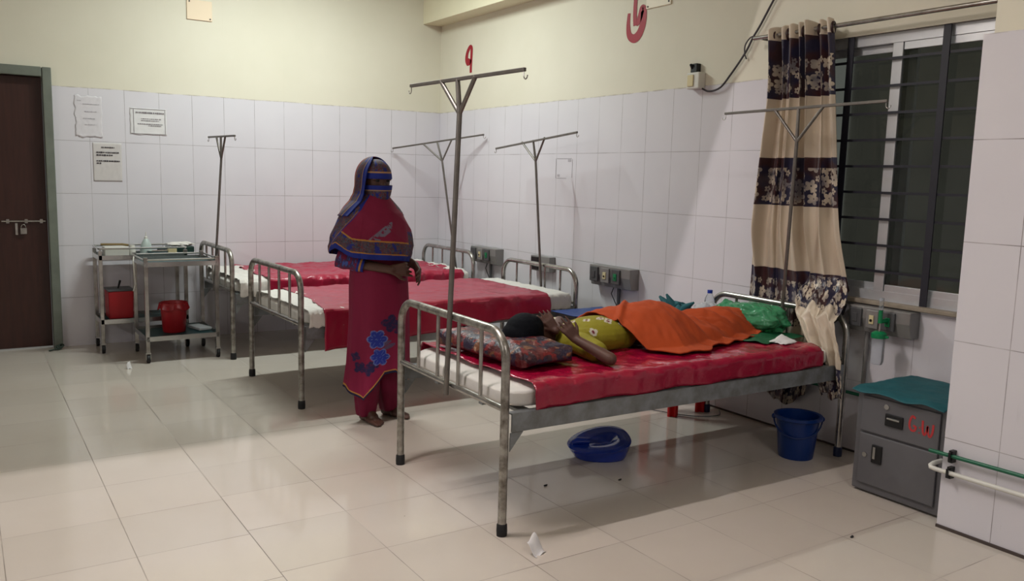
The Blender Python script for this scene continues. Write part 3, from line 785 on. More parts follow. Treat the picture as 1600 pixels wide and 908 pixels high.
def plate(label, c, d, m=M_cream, scr=()):
    t = thing('cover_plate', label, 'cover plate', c)
    MB().box(c, d).build('plate', m, t, smooth=False, bevel=.002)
    for s in scr:
        e = Vector(s); ax = Vector((-1, 0, 0)) if d[0] < d[1] else Vector((0, -1, 0))
        MB().tube([e, e+ax*.003], .006, 10).build('screw', M_ink, t)
    return t
plate('cream cover plate screwed high on the back wall', (-2.212, -.004, 2.672), (.196, .016, .155), mat('plate_cream', (226, 206, 178), .5), [(-2.29, -.012, 2.735), (-2.13, -.012, 2.61)])
plate('pale cover plate high on the right wall beside the red numeral', (-.004, -3.02, 2.62), (.014, .235, .17), mat('plate_pale', (226, 218, 196), .5), [(-.011, -3.12, 2.555), (-.011, -2.92, 2.548)])
# painted numerals
ff = lambda u, v, d: Vector((-.0015-d, -u, v))
mb = MB()
body = bez([(.578, 2.44), (.560, 2.425), (.520, 2.425), (.498, 2.455), (.510, 2.505), (.545, 2.545), (.572, 2.552), (.585, 2.53), (.580, 2.44), (.575, 2.36), (.577, 2.325)], 8)
n = len(body); wd = [interp(i/(n-1), [0, .1, .2, .3, .5, .62, .7, 1], [.014, .052, .07, .052, .038, .032, .040, .036]) for i in range(n)]
stroke(mb, body, wd, ff)
tag(mb.build('painted_numeral', M_paint_red, origin=(-.002, -.55, 2.44), smooth=False), 'small red painted numeral with a loop, left of the two on the right wall', 'numeral')
mb = MB()
cc = bez([(2.722, 2.535), (2.718, 2.45), (2.735, 2.385), (2.785, 2.36), (2.835, 2.385), (2.868, 2.45), (2.872, 2.53), (2.855, 2.545), (2.838, 2.50), (2.815, 2.46), (2.80, 2.452)], 8)
n = len(cc); stroke(mb, cc, [interp(i/(n-1), [0, .15, .35, .55, .7, .85, 1], [.026, .044, .064, .058, .052, .048, .020]) for i in range(n)], ff)
stroke(mb, bez([(2.79, 2.445), (2.783, 2.52), (2.785, 2.62), (2.79, 2.68)]), .036, lambda u, v, d: Vector((-.0022-d, -u, v)))
tag(mb.build('painted_numeral', M_paint_red, origin=(-.002, -2.8, 2.45), smooth=False), 'large red painted numeral shaped like a hook, high on the right wall', 'numeral')
# papers on back wall
def notice(name, label, x0, x1, z0, z1, m, lines, ink, border=False, torn=0, mi=M_ink):
    t = thing(name, label, 'notice', ((x0+x1)/2, 0, z0))
    def fn(a, b):
        x = lerp(x0, x1, a); z = lerp(z0, z1, b)
        return (x+torn*fnz(a*3, b*4)*(a > .9 or a < .1), -.002-.002*abs(fnz(a*5, b*5, x0))-.004*(b < .04)*abs(math.sin(a*7))*(torn > 0), z+torn*fnz(a*5, b)*(b < .1 or b > .9))
    MB().grid(fn, 24, 24).build('sheet', m, t, solid=.0004)
    mb = MB(); W_ = x1-x0; H = z1-z0
    rnd = random.Random(int(abs(x0)*1000))
    for (fy, a, b, h) in lines:
        x = x0+W_*a
        while x < x0+W_*b:
            l = rnd.uniform(.006, .016)
            e = min(x+l, x0+W_*b); mb.box(((x+e)/2, -.0055, z0+H*fy), (e-x, .0004, h*rnd.uniform(.6, 1))); x = e+rnd.uniform(.001, .005)
    if border:
        for z in (z0+.006, z1-.006): mb.box(((x0+x1)/2, -.0055, z), (W_*.96, .0004, .003))
        mb.box((x0+W_*.1, -.0055, (z0+z1)/2), (.003, .0004, H*.9)); mb.box((x1-W_*.04, -.0055, (z0+z1)/2), (.003, .0004, H*.9))
    mb.build('print', mi, t, smooth=False)
notice('wall_notice', 'faded torn white paper taped on the tiles nearest the door', -3.145, -2.955, 1.625, 1.935, M_fadedpaper,
       [(.88, .1, .25, .006), (.80, .3, .9, .006), (.62, .35, .8, .006), (.45, .3, .75, .008), (.30, .35, .8, .006)], 0, torn=.012, mi=M_inkfaint)
notice('wall_notice', 'wide white framed paper notice on the tiles above the trolleys', -2.757, -2.485, 1.663, 1.868, M_paper,
       [(.83, .16, .93, .014), (.60, .3, .85, .006), (.53, .3, .8, .006), (.40, .2, .9, .007), (.34, .5, .85, .006)], 0, border=True, torn=.004, mi=mat('mid_ink', (120, 114, 118), .7))
notice('wall_notice', 'beige paper with two bold lines, lower of the three notices', -3.03, -2.825, 1.287, 1.585, M_oldpaper,
       [(.88, .30, .75, .011), (.75, .12, .9, .013), (.68, .12, .7, .013), (.53, .12, .92, .013), (.47, .12, .28, .012)], 0)

tr_ = thing('tape_residue', 'faint square outline left by a removed notice on the right wall tiles', 'mark', (0, -2.03, 1.48))
mb = MB()
for y, z, dy, dz in ((-1.925, 1.48, .006, .15), (-2.135, 1.48, .006, .14), (-2.03, 1.555, .19, .005), (-2.0, 1.405, .12, .004), (-1.96, 1.425, .03, .018), (-2.10, 1.54, .04, .02)): mb.box((-.0008, y, z), (.0012, dy, dz))
mb.build('outline', M_inkfaint, tr_, smooth=False)
# ================================================================== TROLLEYS
def trolley(label, x0, x1, y0, y1, zt, zl, casters, tub):
    cx, cy = (x0+x1)/2, (y0+y1)/2
    t = thing('instrument_trolley', label, 'trolley', (cx, cy, 0))
    for x in (x0, x1):
        for y in (y0, y1):
            l = MB().box((x, y, (zt+.06)/2+.02), (.027, .027, zt-.04)).build('leg', M_steel, t, smooth=False, bevel=.003)
            k = MB(); k.tube([(x-.011, y, .030), (x+.011, y, .030)], .030, 18); k.build('wheel', M_rubber, t, bevel=.003)
            k = MB(); k.box((x-.015, y, .048), (.003, .026, .05)); k.box((x+.015, y, .048), (.003, .026, .05)); k.box((x, y, .072), (.036, .03, .006)); k.build('fork', M_tray, t, smooth=False)
    dx, dy = x1-x0, y1-y0
    for z, nm, mm in ((zt-.02, 'top_tray', M_tray), (zl, 'lower_tray', M_tray)):
        mb = MB(); mb.box((cx, cy, z-.012), (dx+.02, dy+.02, .004))
        for s in (-1, 1): mb.box((cx+s*(dx/2+.012), cy, z), (.003, dy+.026, .034)); mb.box((cx, cy+s*(dy/2+.012), z), (dx+.026, .003, .034))
        o = mb.build(nm, mm, t, smooth=False)
        m2 = MB().box((cx, cy, z-.007), (dx+.005, dy+.005, .004)); q = m2.build('liner', M_darkgreenmat, None, origin=(0, 0, 0), smooth=False); q.parent = o
        q.location = (-cx, -cy, 0)
    mb = MB(); r_ = .03; z = zt+.012+tub
    pts = []
    for (qx, qy, a0) in ((x1+.01, y1+.01, 0), (x0-.01, y1+.01, 90), (x0-.01, y0-.01, 180), (x1+.01, y0-.01, 270)):
        sx = -1 if qx > cx else 1; sy = -1 if qy > cy else 1
        for k in range(6):
            a = math.radians(a0+k*18); pts.append((qx+sx*r_+r_*math.cos(a), qy+sy*r_+r_*math.sin(a), z))
    pts.append(pts[0]); mb.tube(pts, .007, 8, caps=False)
    for x in (x0, x1):
        for y in (y0, y1): mb.tube([(x, y, zt-.03), (x, y, z)], .005, 6)
    mb.build('guard_rail', M_tray, t)
    return t
trolley('nearer steel trolley carrying a round red bin on its lower shelf', -2.825, -2.335, -.885, -.425, .735, .175, 1, .0)
trolley('steel trolley by the back wall with bottles and boxes on top', -3.055, -2.45, -.395, -.075, .745, .24, 1, .035)
# handle on nearer trolley (white cable)
tag(MB().tube([Vector((*p,)) for p in [(-2.86, -.62, .75), (-2.87, -.66, .72), (-2.865, -.67, .60), (-2.86, -.66, .55), (-2.875, -.655, .50)]], .004, 8).build('hanging_cord', M_white, origin=(-2.86, -.65, .6)), 'thin white cord hanging from the corner of the nearer trolley', 'cord')
# bins
rb = thing('round_bin', 'round red bin with a lined rim on the lower trolley shelf', 'bin', (-2.59, -.62, .17))
mb = MB(); mb.lathe([(0, .0), (.078, .0), (.082, .01), (.096, .20), (.102, .215), (.102, .222), (.094, .222), (.088, .20), (.075, .012), (0, .012)], (-2.59, -.62, .172), 32)
mb.build('tub', M_redbin, rb)
def liner(a, b):
    th = 2*PI*a; r = lerp(.088, .112, b) + .006*math.sin(9*th)*b; z = .172+lerp(.20, .225, min(1, b*2))-(.05+.012*math.sin(5*th))*max(0, b-.5)*2
    return (-2.59+r*math.cos(th), -.62+r*math.sin(th), z)
MB().grid(liner, 72, 14, closeu=True).build('bag_liner', mat('red_polythene', (150, 20, 30), .25, bmp=.4, bscale=30), rb, solid=.001)
sb = thing('sharps_box', 'square red box on the lower shelf of the trolley by the wall', 'bin', (-2.92, -.25, .24))
mb = MB(); mb.box((-2.915, -.245, .24+.115), (.17, .20, .21), top=(1.04, 1.04)); mb.build('box', M_redbin, sb, smooth=False, bevel=.006)
mb = MB(); mb.box((-2.915, -.245, .467), (.185, .215, .014)); mb.build('lid', M_paneldark, sb, smooth=False, bevel=.003)
tag(MB().tube([(-2.92, -.25, .474), (-2.905, -.26, .535)], [.006, .009], 8).build('scissors_handle', M_black, origin=(-2.92, -.25, .474)), 'black instrument standing on the square red box', 'instrument')
tag(MB().box((-2.93, -.30, .2205), (.15, .10, .03)).build('small_box', M_oldpaper, origin=(-2.93, -.3, .22), smooth=False, bevel=.004), 'small pale box under the square red box', 'box')
# things on the back trolley
def on(name, label, cat, mb, m, org, **k): return tag(mb.build(name, m, origin=org, **k), label, cat)
zt = .729
on('supply_box', 'white supply box at the left end of the rear trolley top', 'box', MB().box((-2.93, -.26, zt+.035), (.17, .14, .07)), M_white, (-2.93, -.26, zt), smooth=False, bevel=.006)
on('roll', 'brown tube lying across the white supply box', 'roll', MB().tube([(-3.03, -.24, zt+.084), (-2.88, -.27, zt+.084), (-2.84, -.28, zt+.078)], .009, 10), mat('brown_tube', (120, 100, 60), .6), (-2.93, -.26, zt+.07))
on('pill_bottle', 'short white bottle right of the white supply box', 'bottle', MB().lathe([(0, 0), (.024, 0), (.025, .05), (.02, .06), (.02, .075), (0, .076)], (-2.81, -.25, zt), 20), M_white, (-2.81, -.25, zt))
bt = thing('spray_bottle', 'white cone shaped bottle with a nozzle on the rear trolley', 'bottle', (-2.70, -.20, zt))
MB().lathe([(0, 0), (.045, 0), (.046, .03), (.036, .08), (.018, .115), (.014, .12), (0, .12)], (-2.70, -.20, zt), 24).build('bottle', mat('translucent_plastic', (196, 210, 205), .35, trans=.3), bt)
MB().lathe([(.014, .12), (.012, .135), (.005, .14), (.003, .17), (0, .17)], (-2.70, -.20, zt), 16).build('nozzle', M_white, bt)
on('kidney_tray', 'steel kidney dish in the middle of the rear trolley top', 'dish', MB().lathe([(0, .002), (.055, .002), (.066, .03), (.069, .03), (.058, 0)], (-2.62, -.27, zt), 28, sx=1.3, sy=.7), M_tray, (-2.62, -.27, zt))
on('small_jar', 'dark lidded jar beside the steel dish', 'jar', MB().lathe([(0, 0), (.028, 0), (.03, .035), (.026, .05), (0, .052)], (-2.585, -.17, zt), 20), M_paneldark, (-2.585, -.17, zt))
on('medicine_box', 'small cream box near the right of the rear trolley top', 'box', MB().box((-2.525, -.28, zt+.026), (.065, .05, .052)), M_offwhite, (-2.525, -.28, zt), smooth=False, bevel=.003)
on('instrument_case', 'flat green case lying on the right end of the rear trolley', 'case', MB().box((-2.44, -.15, zt+.028), (.20, .13, .05)), mat('dark_green_case', (20, 50, 44), .4), (-2.44, -.15, zt), smooth=False, bevel=.006)
def cott(a, b):
    th = 2*PI*a; ph = PI*b; k = 1+.25*fnz(math.cos(th)*2, math.sin(th)*2, b*4)
    return (-2.43+.10*k*math.sin(ph)*math.cos(th), -.15+.05*k*math.sin(ph)*math.sin(th), zt+.07+.017*k*math.cos(ph))
on('gauze_pile', 'crumpled white gauze on the flat green case', 'gauze', MB().grid(cott, 36, 18, closeu=True), M_sheet, (-2.43, -.15, zt+.055))
on('plastic_sheet', 'folded grey plastic sheet at the right of the lower trolley shelf', 'sheet', MB().box((-2.40, -.60, .187), (.10, .20, .02), Matrix.Rotation(.25, 3, 'Z')), M_clearbag, (-2.40, -.60, .177), smooth=False, bevel=.005)

# ================================================================== FLOOR THINGS
# bucket
bk = thing('bucket', 'blue plastic bucket under the head end of the nearest bed', 'bucket', (-.33, -4.585, 0))
bc = (-.33, -4.585, 0)
BS = .87
MB().lathe([(r_*BS, z_) for r_, z_ in [(0, .006), (.092, .006), (.094, 0), (.099, .0), (.101, .01), (.124, .205), (.124, .212), (.137, .214), (.139, .205), (.142, .208), (.140, .222), (.128, .224), (.118, .22), (.094, .014), (0, .014)]], bc, 48).build('tub', M_bucket, bk)
hp = [Vector(bc)+Vector((.120*math.cos(a)*.72, -.120*math.cos(a)*.70, .205-.085*math.sin(a)))+Vector((-.105*math.sin(a)*.75, -.105*math.sin(a)*.62, 0)) for a in [k*PI/16 for k in range(17)]]
MB().tube(hp, .0042, 8).build('handle', mat('blue_handle', (8, 40, 96), .4), bk)
for p in (hp[0], hp[-1]): MB().ell(p, (.012, .012, .014)).build('ear', M_bucket, bk)
# bedpan
bp = thing('bedpan', 'glossy blue plastic bedpan on the floor under the nearest bed', 'bedpan', (-1.22, -4.11, 0))
def bpo(th, k):   # outline, pointed toward -x-ish
    ca, sa = math.cos(th), math.sin(th)
    r = .125*(1+.16*math.cos(th-PI)+.05*math.cos(3*(th-PI)))
    a = -.35
    x, y = r*1.28*ca, r*1.0*sa
    return (x*math.cos(a)-y*math.sin(a))*k, (x*math.sin(a)+y*math.cos(a))*k
def bpf(a, b):
    th = 2*PI*a
    K = [0, .08, .14, .34, .44, .50, .58, .66, .74, .84, .92, 1]
    kk = interp(b, K, [.66, .78, .84, .95, 1.0, 1.02, 1.0, .84, .62, .40, .20, .0001])
    zz = interp(b, K, [0, 0, .012, .05, .082, .088, .093, .096, .092, .080, .066, .062])
    x, y = bpo(th, kk)
    if b > .74: x = x*.95+.012*min(1, (b-.74)*6); y = y*.7
    tilt = 1+.36*(x*.75+y*.6)/.13*min(1, b*2.2)
    return (-1.22+x, -4.11+y, zz*tilt)
MB().grid(bpf, 72, 60, closeu=True).build('pan', M_bedpan, bp, ang=60)
mb = MB(); x, y = bpo(PI, .9); mb.tube([(-1.22+x*.5, -4.11+y*.5, .083), (-1.22+x*.85, -4.11+y*.85, .088), (-1.22+x*1.02, -4.11+y*1.0, .08)], [.018, .02, .012], 12); mb.build('grip', M_bedpan, bp)
# red stool beyond the bed
st = thing('stool', 'red plastic stool behind the nearest bed, only its legs in view', 'stool', (-.255, -3.605, 0))
for sx in (-1, 1):
    for sy in (-1, 1):
        f = Vector((-.255+sx*.125, -3.605+sy*.13, 0)); g = Vector((-.27+sx*.105, -3.605+sy*.105, .42))
        mb = MB(); rot = (g-f).normalized()
        mb.box((f+g)/2, (.075, .02, .43)); mb.box((f+g)/2+Vector((0, 0, 0)), (.02, .06, .43)); mb.build('leg', M_redstool, st, smooth=False, bevel=.006)
mb = MB(); mb.box((-.255, -3.605, .432), (.30, .30, .03)); mb.build('seat', M_redstool, st, smooth=False, bevel=.014)
mb = MB()
for sy in (-1, 1): mb.box((-.255, -3.605+sy*.115, .36), (.2, .012, .05))
mb.build('apron', M_redstool, st, smooth=False)
# cable on floor behind bed
tag(MB().tube([Vector((*p, .006)) for p in bez([(-.62, -3.30), (-.45, -3.5), (-.30, -3.78), (-.14, -3.86), (-.04, -3.78)], 8)], .003, 8).build('floor_cord', M_paneldark, origin=(-.5, -3.7, 0)), 'grey cord trailing on the floor behind the red stool', 'cord')
# teal bag on stool
bgm = thing('handbag', 'teal cloth bag with flopped straps on the far side of the nearest bed', 'bag', (-.30, -3.60, .447))
def bagf(a, b):
    th = 2*PI*a; ph = PI*b; k = 1+.18*fnz(math.cos(th)*2.2, math.sin(th)*2.2, b*3)
    return (-.30+.12*k*math.sin(ph)*math.cos(th), -3.64+.13*k*math.sin(ph)*math.sin(th), .447+.11*(1-math.cos(ph)*k)+.0)
MB().grid(bagf, 48, 26, closeu=True).build('pouch', M_teal, bgm, ang=80)
for (p, q, r0) in (((-.30, -3.62, .60), (-.34, -3.52, .70), .028), ((-.32, -3.66, .61), (-.36, -3.60, .725), .024), ((-.32, -3.68, .60), (-.34, -3.81, .70), .026), ((-.30, -3.62, .62), (-.33, -3.68, .68), .036)):
    p, q = Vector(p), Vector(q); m_ = (p+q)/2+Vector((-.01, 0, .012))
    MB().tube([p, m_, q], [r0, r0*.9, r0*.25], 10).build('flap', M_teal, bgm)
MB().tube([Vector((-.31, *q)) for q in bez([(-3.74, .62), (-3.80, .655), (-3.86, .65), (-3.88, .60), (-3.87, .55)], 6)], .009, 8).build('strap', M_teal, bgm)
# litter
def scrap(name, label, cx, cy, s, seed, h=.03):
    def fn(a, b):
        x, y = (a-.5)*s*(1-.25*b), (b-.5)*s*.7
        if a > .8 and b > .5: x -= s*.1*(b-.5)
        return (cx+x*math.cos(.4)-y*math.sin(.4), cy+x*math.sin(.4)+y*math.cos(.4), .002+h*sst(b, .1, 1)*(.6+.4*a)+.004*math.sin(a*7+seed))
    return tag(MB().grid(fn, 14, 14).build(name, M_paper, origin=(cx, cy, 0), solid=.0008), label, 'paper')
scrap('paper_scrap', 'torn white paper scrap on the floor in front of the nearest bed', -2.166, -4.865, .07, 3, .07)
scrap('paper_scrap', 'tiny crumpled paper on the floor in front of the trolleys', -2.974, -1.01, .035, 5, .05)
mb = MB()
for k in range(3): mb.tube(arc((-3.335+.01*k, -.13, .022+.006*k), .022-.003*k, 0, 2*PI, 16, ((1, .3, 0), (.1, .5, .6))), .006, 8, caps=False)
mb.tube([(-3.36, -.14, .012), (-3.40, -.16, .007)], .006)
tag(mb.build('coiled_cord', mat('dark_green_cord', (36, 50, 40), .5), origin=(-3.335, -.13, 0)), 'small coil of dark green cord on the floor at the door frame', 'cord')

# ================================================================== THINGS ON THE NEAREST BED
ZB = .600
def pillowf(a, b):
    th = 2*PI*a; ph = PI*b
    def sp(x, k): return math.copysign(abs(x)**k, x)
    x = sp(math.cos(th), .55)*math.sin(ph)**.55; y = sp(math.sin(th), .55)*math.sin(ph)**.55; z = math.cos(ph)
    e = max(abs(x), abs(y)); t = (1-min(1, e)**3.2)
    hh = .070*(max(t, 0)**.6)
    Z = (hh if z > 0 else -hh*.55)
    X = .155*x*(1+.22*abs(y)**4); Y = .345*y*(1+.12*abs(x)**3)
    Z += .010*fnz(X*9, Y*9, 3)*t
    if z > 0: Z -= .03*math.exp(-((X-.07)**2/.012+(Y-.02)**2/.02))*t
    yaw = .10; xx, yy = X*math.cos(yaw)-Y*math.sin(yaw), X*math.sin(yaw)+Y*math.cos(yaw)
    return (-1.895+xx, -4.170+yy, ZB+.040+Z)
o = MB().grid(pillowf, 96, 56, closeu=True).build('pillow', M_pillow, origin=(-1.885, -4.185, ZB), ang=80)
tag(o, 'dark red patterned pillow under the head of the lying child', 'pillow')
# green polythene bags
def bagblob(name, label, c, r, m, seed, amp, cat='bag', flat=.9):
    def fn(a, b):
        th = 2*PI*a; ph = PI*b
        d = Vector((math.sin(ph)*math.cos(th), math.sin(ph)*math.sin(th), math.cos(ph)))
        k = 1+amp*fnz(d.x*1.7+seed, d.y*1.7, d.z*1.7)+amp*.22*abs(fnz(d.x*5, d.y*5+seed, d.z*5))
        z = r[2]*k*d.z
        return (c[0]+r[0]*k*d.x, c[1]+r[1]*k*d.y, max(c[2]+z, ZB+.004))
    return tag(MB().grid(fn, 90, 54, closeu=True).build(name, m, origin=(c[0], c[1], ZB), ang=85), label, cat)
bagblob('polythene_bag', 'shiny green polythene bag filled with things at the head of the nearest bed', (-.27, -4.22, ZB+.07), (.12, .19, .085), M_greenbag, 2, .20)
on('bag_content', 'reddish packet inside the green polythene bag', 'packet', MB().box((-.27, -4.27, ZB+.055), (.08, .17, .05), Matrix.Rotation(.3, 3, 'Z')), mat('red_packet', (150, 60, 60), .5), (-.27, -4.27, ZB+.03), smooth=False, bevel=.01)
bagblob('polythene_bag', 'smaller green polythene bag behind the big green one by the bed head', (-.23, -3.985, ZB+.055), (.09, .09, .07), M_greenbag, 6, .25)
bagblob('clear_bag', 'clear plastic bag between the water bottle and the green bags', (-.30, -3.885, ZB+.045), (.085, .085, .065), M_clearbag, 11, .2)
def gsheet(a, b):
    x = lerp(-.62, -.24, a); y = lerp(-4.19, -4.50, b)
    y += (.10*(a-.2))*(1-b)*0-.09*(1-a)*(b-.3); x += .05*(b-.5)
    return (x, y, ZB+.007+.012*abs(fnz(x*7, y*7))+.02*sst(b, .25, 0))
on('green_wrapper', 'flat dark green plastic wrapper at the foot of the orange blanket', 'wrapper', MB().grid(gsheet, 40, 30), M_greencloth, (-.42, -4.35, ZB), solid=.002)
def tsheet(a, b):
    x = lerp(-.52, -.40, a); y = lerp(-4.52, -4.60, b)
    return (x+.03*b, y+.02*a, ZB+.006+.03*(1-b)*a+.006*fnz(a*3, b*3))
on('tissue', 'small white tissue at the near edge of the red sheet', 'tissue', MB().grid(tsheet, 14, 10), M_paper, (-.46, -4.56, ZB), solid=.001)
wb = thing('water_bottle', 'clear water bottle with blue cap standing beyond the bed corner', 'bottle', (-.16, -3.76, ZB-.04))
zo = .60
c_ = (-.20, -3.80, zo)
wb.location = c_
MB().lathe([(0, 0), (.026, 0), (.030, .008), (.030, .05), (.0285, .055), (.030, .06), (.030, .10), (.027, .118), (.014, .145), (.013, .155), (0, .156)], c_, 28).build('bottle', M_clear, wb)
MB().lathe([(.0305, .048), (.0306, .05), (.0306, .082), (.0305, .084)], c_, 28, cap=False).build('label_band', mat('blue_label', (34, 70, 150), .4), wb)
MB().lathe([(0, .148), (.0155, .148), (.0155, .167), (0, .168)], c_, 20).build('cap', mat('blue_cap', (20, 50, 150), .4), wb)

# ================================================================== CHILD
kid = thing('person', 'child lying on the nearest bed in a yellow printed shirt, hands before the face', 'person', (-1.35, -4.2, ZB))
def hand(wr, fd, pn, s, curl=.25, thumb=1, spread=.16):
    """wr wrist, fd finger direction, pn palm normal (palm faces pn), s hand length; thumb side +1/-1"""
    wr, fd, pn = Vector(wr), Vector(fd).normalized(), Vector(pn); pn = (pn-fd*pn.dot(fd)).normalized(); sd = fd.cross(pn)*thumb
    pr = []; pl = s*.50
    for k in range(4):
        o = (k-1.5)*s*.115
        pr.append(('c', wr+sd*o*.6+fd*s*.04, wr+fd*pl+sd*o, s*.085, s*.072))
    lens = [.36, .44, .40, .31]   # from little to index reversed below
    L = [.40, .45, .41, .32]
    for k in range(4):
        o = (1.5-k)*s*.135; b = wr+fd*pl+sd*o; d = (fd+sd*(1.5-k)*spread*.35).normalized(); ll = L[k]*s
        p = b; ang = curl*(.5+.15*k)
        for j, f in enumerate((.45, .30, .25)):
            d = (d*math.cos(ang)+pn*math.sin(ang)).normalized(); q = p+d*ll*f
            pr.append(('c', p, q, s*(.056-.006*j), s*(.051-.006*j))); p = q
    b = wr+fd*s*.16+sd*s*.17; d = (fd*.75+sd*.65+pn*.15).normalized(); q = b+d*s*.22; q2 = q+(fd*.9+sd*.3+pn*.25).normalized()*s*.17
    pr += [('c', wr+fd*s*.08+sd*s*.08, b, s*.08, s*.07), ('c', b, q, s*.07, s*.058), ('c', q, q2, s*.056, s*.045)]
    return pr
HD = Vector((-1.785, -4.205, .706))
shR = Vector((-1.575, -4.345, .655)); elR = Vector((-1.60, -4.575, .634)); wrR = Vector((-1.675, -4.43, .700))
shL = Vector((-1.56, -4.06, .655)); elL = Vector((-1.47, -4.02, .70)); wrL = Vector((-1.668, -4.265, .712))
P_ = [('e', HD, (.088, .068, .080)), ('c', HD+Vector((.03, 0, -.0)), HD+Vector((.12, .005, -.035)), .047, .044),
      ('e', HD+Vector((.035, .040, .025)), (.045, .042, .040)),
      ('e', HD+Vector((.025, .062, .058)), (.014, .012, .014)),  # nose
      ('e', HD+Vector((.00, -.068, .0)), (.018, .007, .013)), ('e', HD+Vector((.00, .068, .0)), (.018, .007, .013)),  # ears
      ('c', (-1.60, -4.20, .652), (-1.30, -4.20, .66), .05, .07), ('c', shR, shL, .045, .045),
      ('c', (-1.58, -4.27, .650), (-1.3, -4.25, .655), .045, .06), ('c', (-1.58, -4.13, .650), (-1.3, -4.15, .655), .045, .06),
      ('c', (-1.3, -4.2, .66), (-1.16, -4.2, .665), .07, .08),
      ('c', (-1.16, -4.26, .665), (-.97, -4.27, .70), .07, .05), ('c', (-.97, -4.27, .70), (-.80, -4.25, .642), .05, .032), ('c', (-.80, -4.25, .642), (-.50, -4.23, .632), .032, .026),
      ('c', (-1.16, -4.14, .665), (-.98, -4.14, .71), .07, .05), ('c', (-.98, -4.14, .71), (-.80, -4.14, .642), .05, .032), ('c', (-.80, -4.14, .642), (-.50, -4.14, .632), .032, .026),
      ('c', (-.50, -4.23, .632), (-.47, -4.23, .650), .024, .018), ('c', (-.50, -4.14, .632), (-.47, -4.14, .650), .024, .018),
      ('c', shR, elR, .036, .028), ('c', elR, wrR, .029, .020), ('c', shL, elL, .036, .028), ('c', elL, wrL, .029, .020)]
P_ += hand(wrR, (-.55, .25, .72), (.30, .85, -.1), .122, .22, -1, .12)
P_ += hand(wrL, (-.50, .30, .78), (.25, .9, -.1), .118, .2, 1, .12)
blob('body', P_, .0042, M_skin, kid, 2, zmin=ZB+.006)
# hair
Hh = [('e', HD+Vector((-.022, -.010, .004)), (.092, .086, .086)), ('e', HD+Vector((-.05, -.01, -.015)), (.080, .085, .075)), ('e', HD+Vector((-.005, -.022, -.03)), (.078, .070, .06)), ('e', HD+Vector((.0, -.03, .02)), (.064, .05, .062))]
blob('hair', Hh, .005, M_hair, kid, 2)
Yel, Wht, Mar, Olv = lin((126, 118, 12)), lin((176, 170, 156)), lin((100, 18, 36)), lin((122, 112, 12))
rk = random.Random(3)
fl = [(rk.uniform(-1.58, -1.27), rk.uniform(-4.32, -4.05), rk.uniform(.014, .024)) for _ in range(26)]
def shirtcol(p, n):
    c = Yel if fnz(p.x*20, p.y*20, p.z*20) < .4 else Olv
    if n.z > .05 or p.y > -4.30:
        for x, y, r in fl:
            dx, dy = p.x-x, (p.y-y)
            if n.z < .5: dy = (p.z-.72)*1.2+(p.y-y)*.6
            d = math.hypot(dx, dy)
            if d < r*(.6+.4*abs(math.cos(2*math.atan2(dy, dx)))): return Mar if d < r*.35 else Wht
    return c
S_ = [('c', (-1.60, -4.20, .652), (-1.27, -4.20, .665), .064, .083), ('c', (-1.60, -4.275, .652), (-1.27, -4.265, .655), .060, .067),
      ('c', (-1.60, -4.125, .652), (-1.27, -4.135, .655), .060, .067), ('c', shR, shL, .052, .052),
      ('c', shR, lerp(shR, elR, .52), .055, .05), ('c', shL, lerp(shL, elL, .55), .055, .05), ('e', (-1.245, -4.2, .662), (.05, .135, .062)), ('e', (-1.38, -4.2, .660), (.20, .150, .090))]
blob('shirt', S_, .0045, mat('yellow_printed_cotton', (170, 160, 20), .8, attr=True, bmp=.4, bscale=20, bdist=.008), kid, 4, shirtcol, zmin=ZB+.005)
# orange blanket: draped height field over the legs
ridgex = [-1.34, -1.25, -1.15, -1.06, -.96, -.90, -.84, -.775, -.71, -.62, -.50, -.40, -.30, -.22]
ridgez = [.755, .775, .79, .795, .785, .755, .715, .695, .71, .715, .715, .70, .66, .612]
def blz(x, y):
    rz = interp(x, ridgex, ridgez)-ZB
    yc = interp(x, [-1.35, -1.1, -.7, -.2], [-4.17, -4.20, -4.19, -4.15])
    wn = interp(x, [-1.35, -1.1, -.9, -.6, -.2], [.26, .33, .27, .20, .13]); wf = .22
    t = (y-yc)/(wn if y < yc else wf)
    k = max(0, 1-abs(t)**2.1)
    k = max(k, .42*math.exp(-((t)/.85)**2))
    z = ZB+.006+rz*k
    fo = math.sin((x*1.0+(y+4.2)*.75)*34)*.010*sst(x, -1.05, -.8)+.012*fnz(x*9, y*6, 1)+abs(fnz(x*6+y*7, y*3, 4))*.03*sst(x, -1.0, -.75)
    fo += .018*math.exp(-((y-(-4.30+(x+1.33)*.9))/.018)**2)*sst(x, -1.0, -1.1)
    return max(z+fo*(.3+.7*min(1, k*2)), ZB+.005)
def blf(a, b):
    x = lerp(-1.345, -.255, a)
    yn = interp(x, [-1.345, -1.28, -1.16, -1.0, -.92, -.8, -.7, -.55, -.4, -.25], [-4.24, -4.40, -4.565, -4.575, -4.50, -4.48, -4.46, -4.42, -4.36, -4.27])
    yf = interp(x, [-1.345, -1.2, -.25], [-4.03, -3.93, -4.02])
    y = lerp(yn, yf, b)
    x2 = x+.03*fnz(a*4, b*3, 9)*(a > .02)-(.03 if a < .05 else 0)*b
    return (x2, y, blz(x2, y))
blk = MB().grid(blf, 220, 110).build('blanket', M_orange, origin=(-.8, -4.2, ZB), solid=.006, ang=85)
tag(blk, 'orange blanket draped over the legs of the lying child', 'blanket')

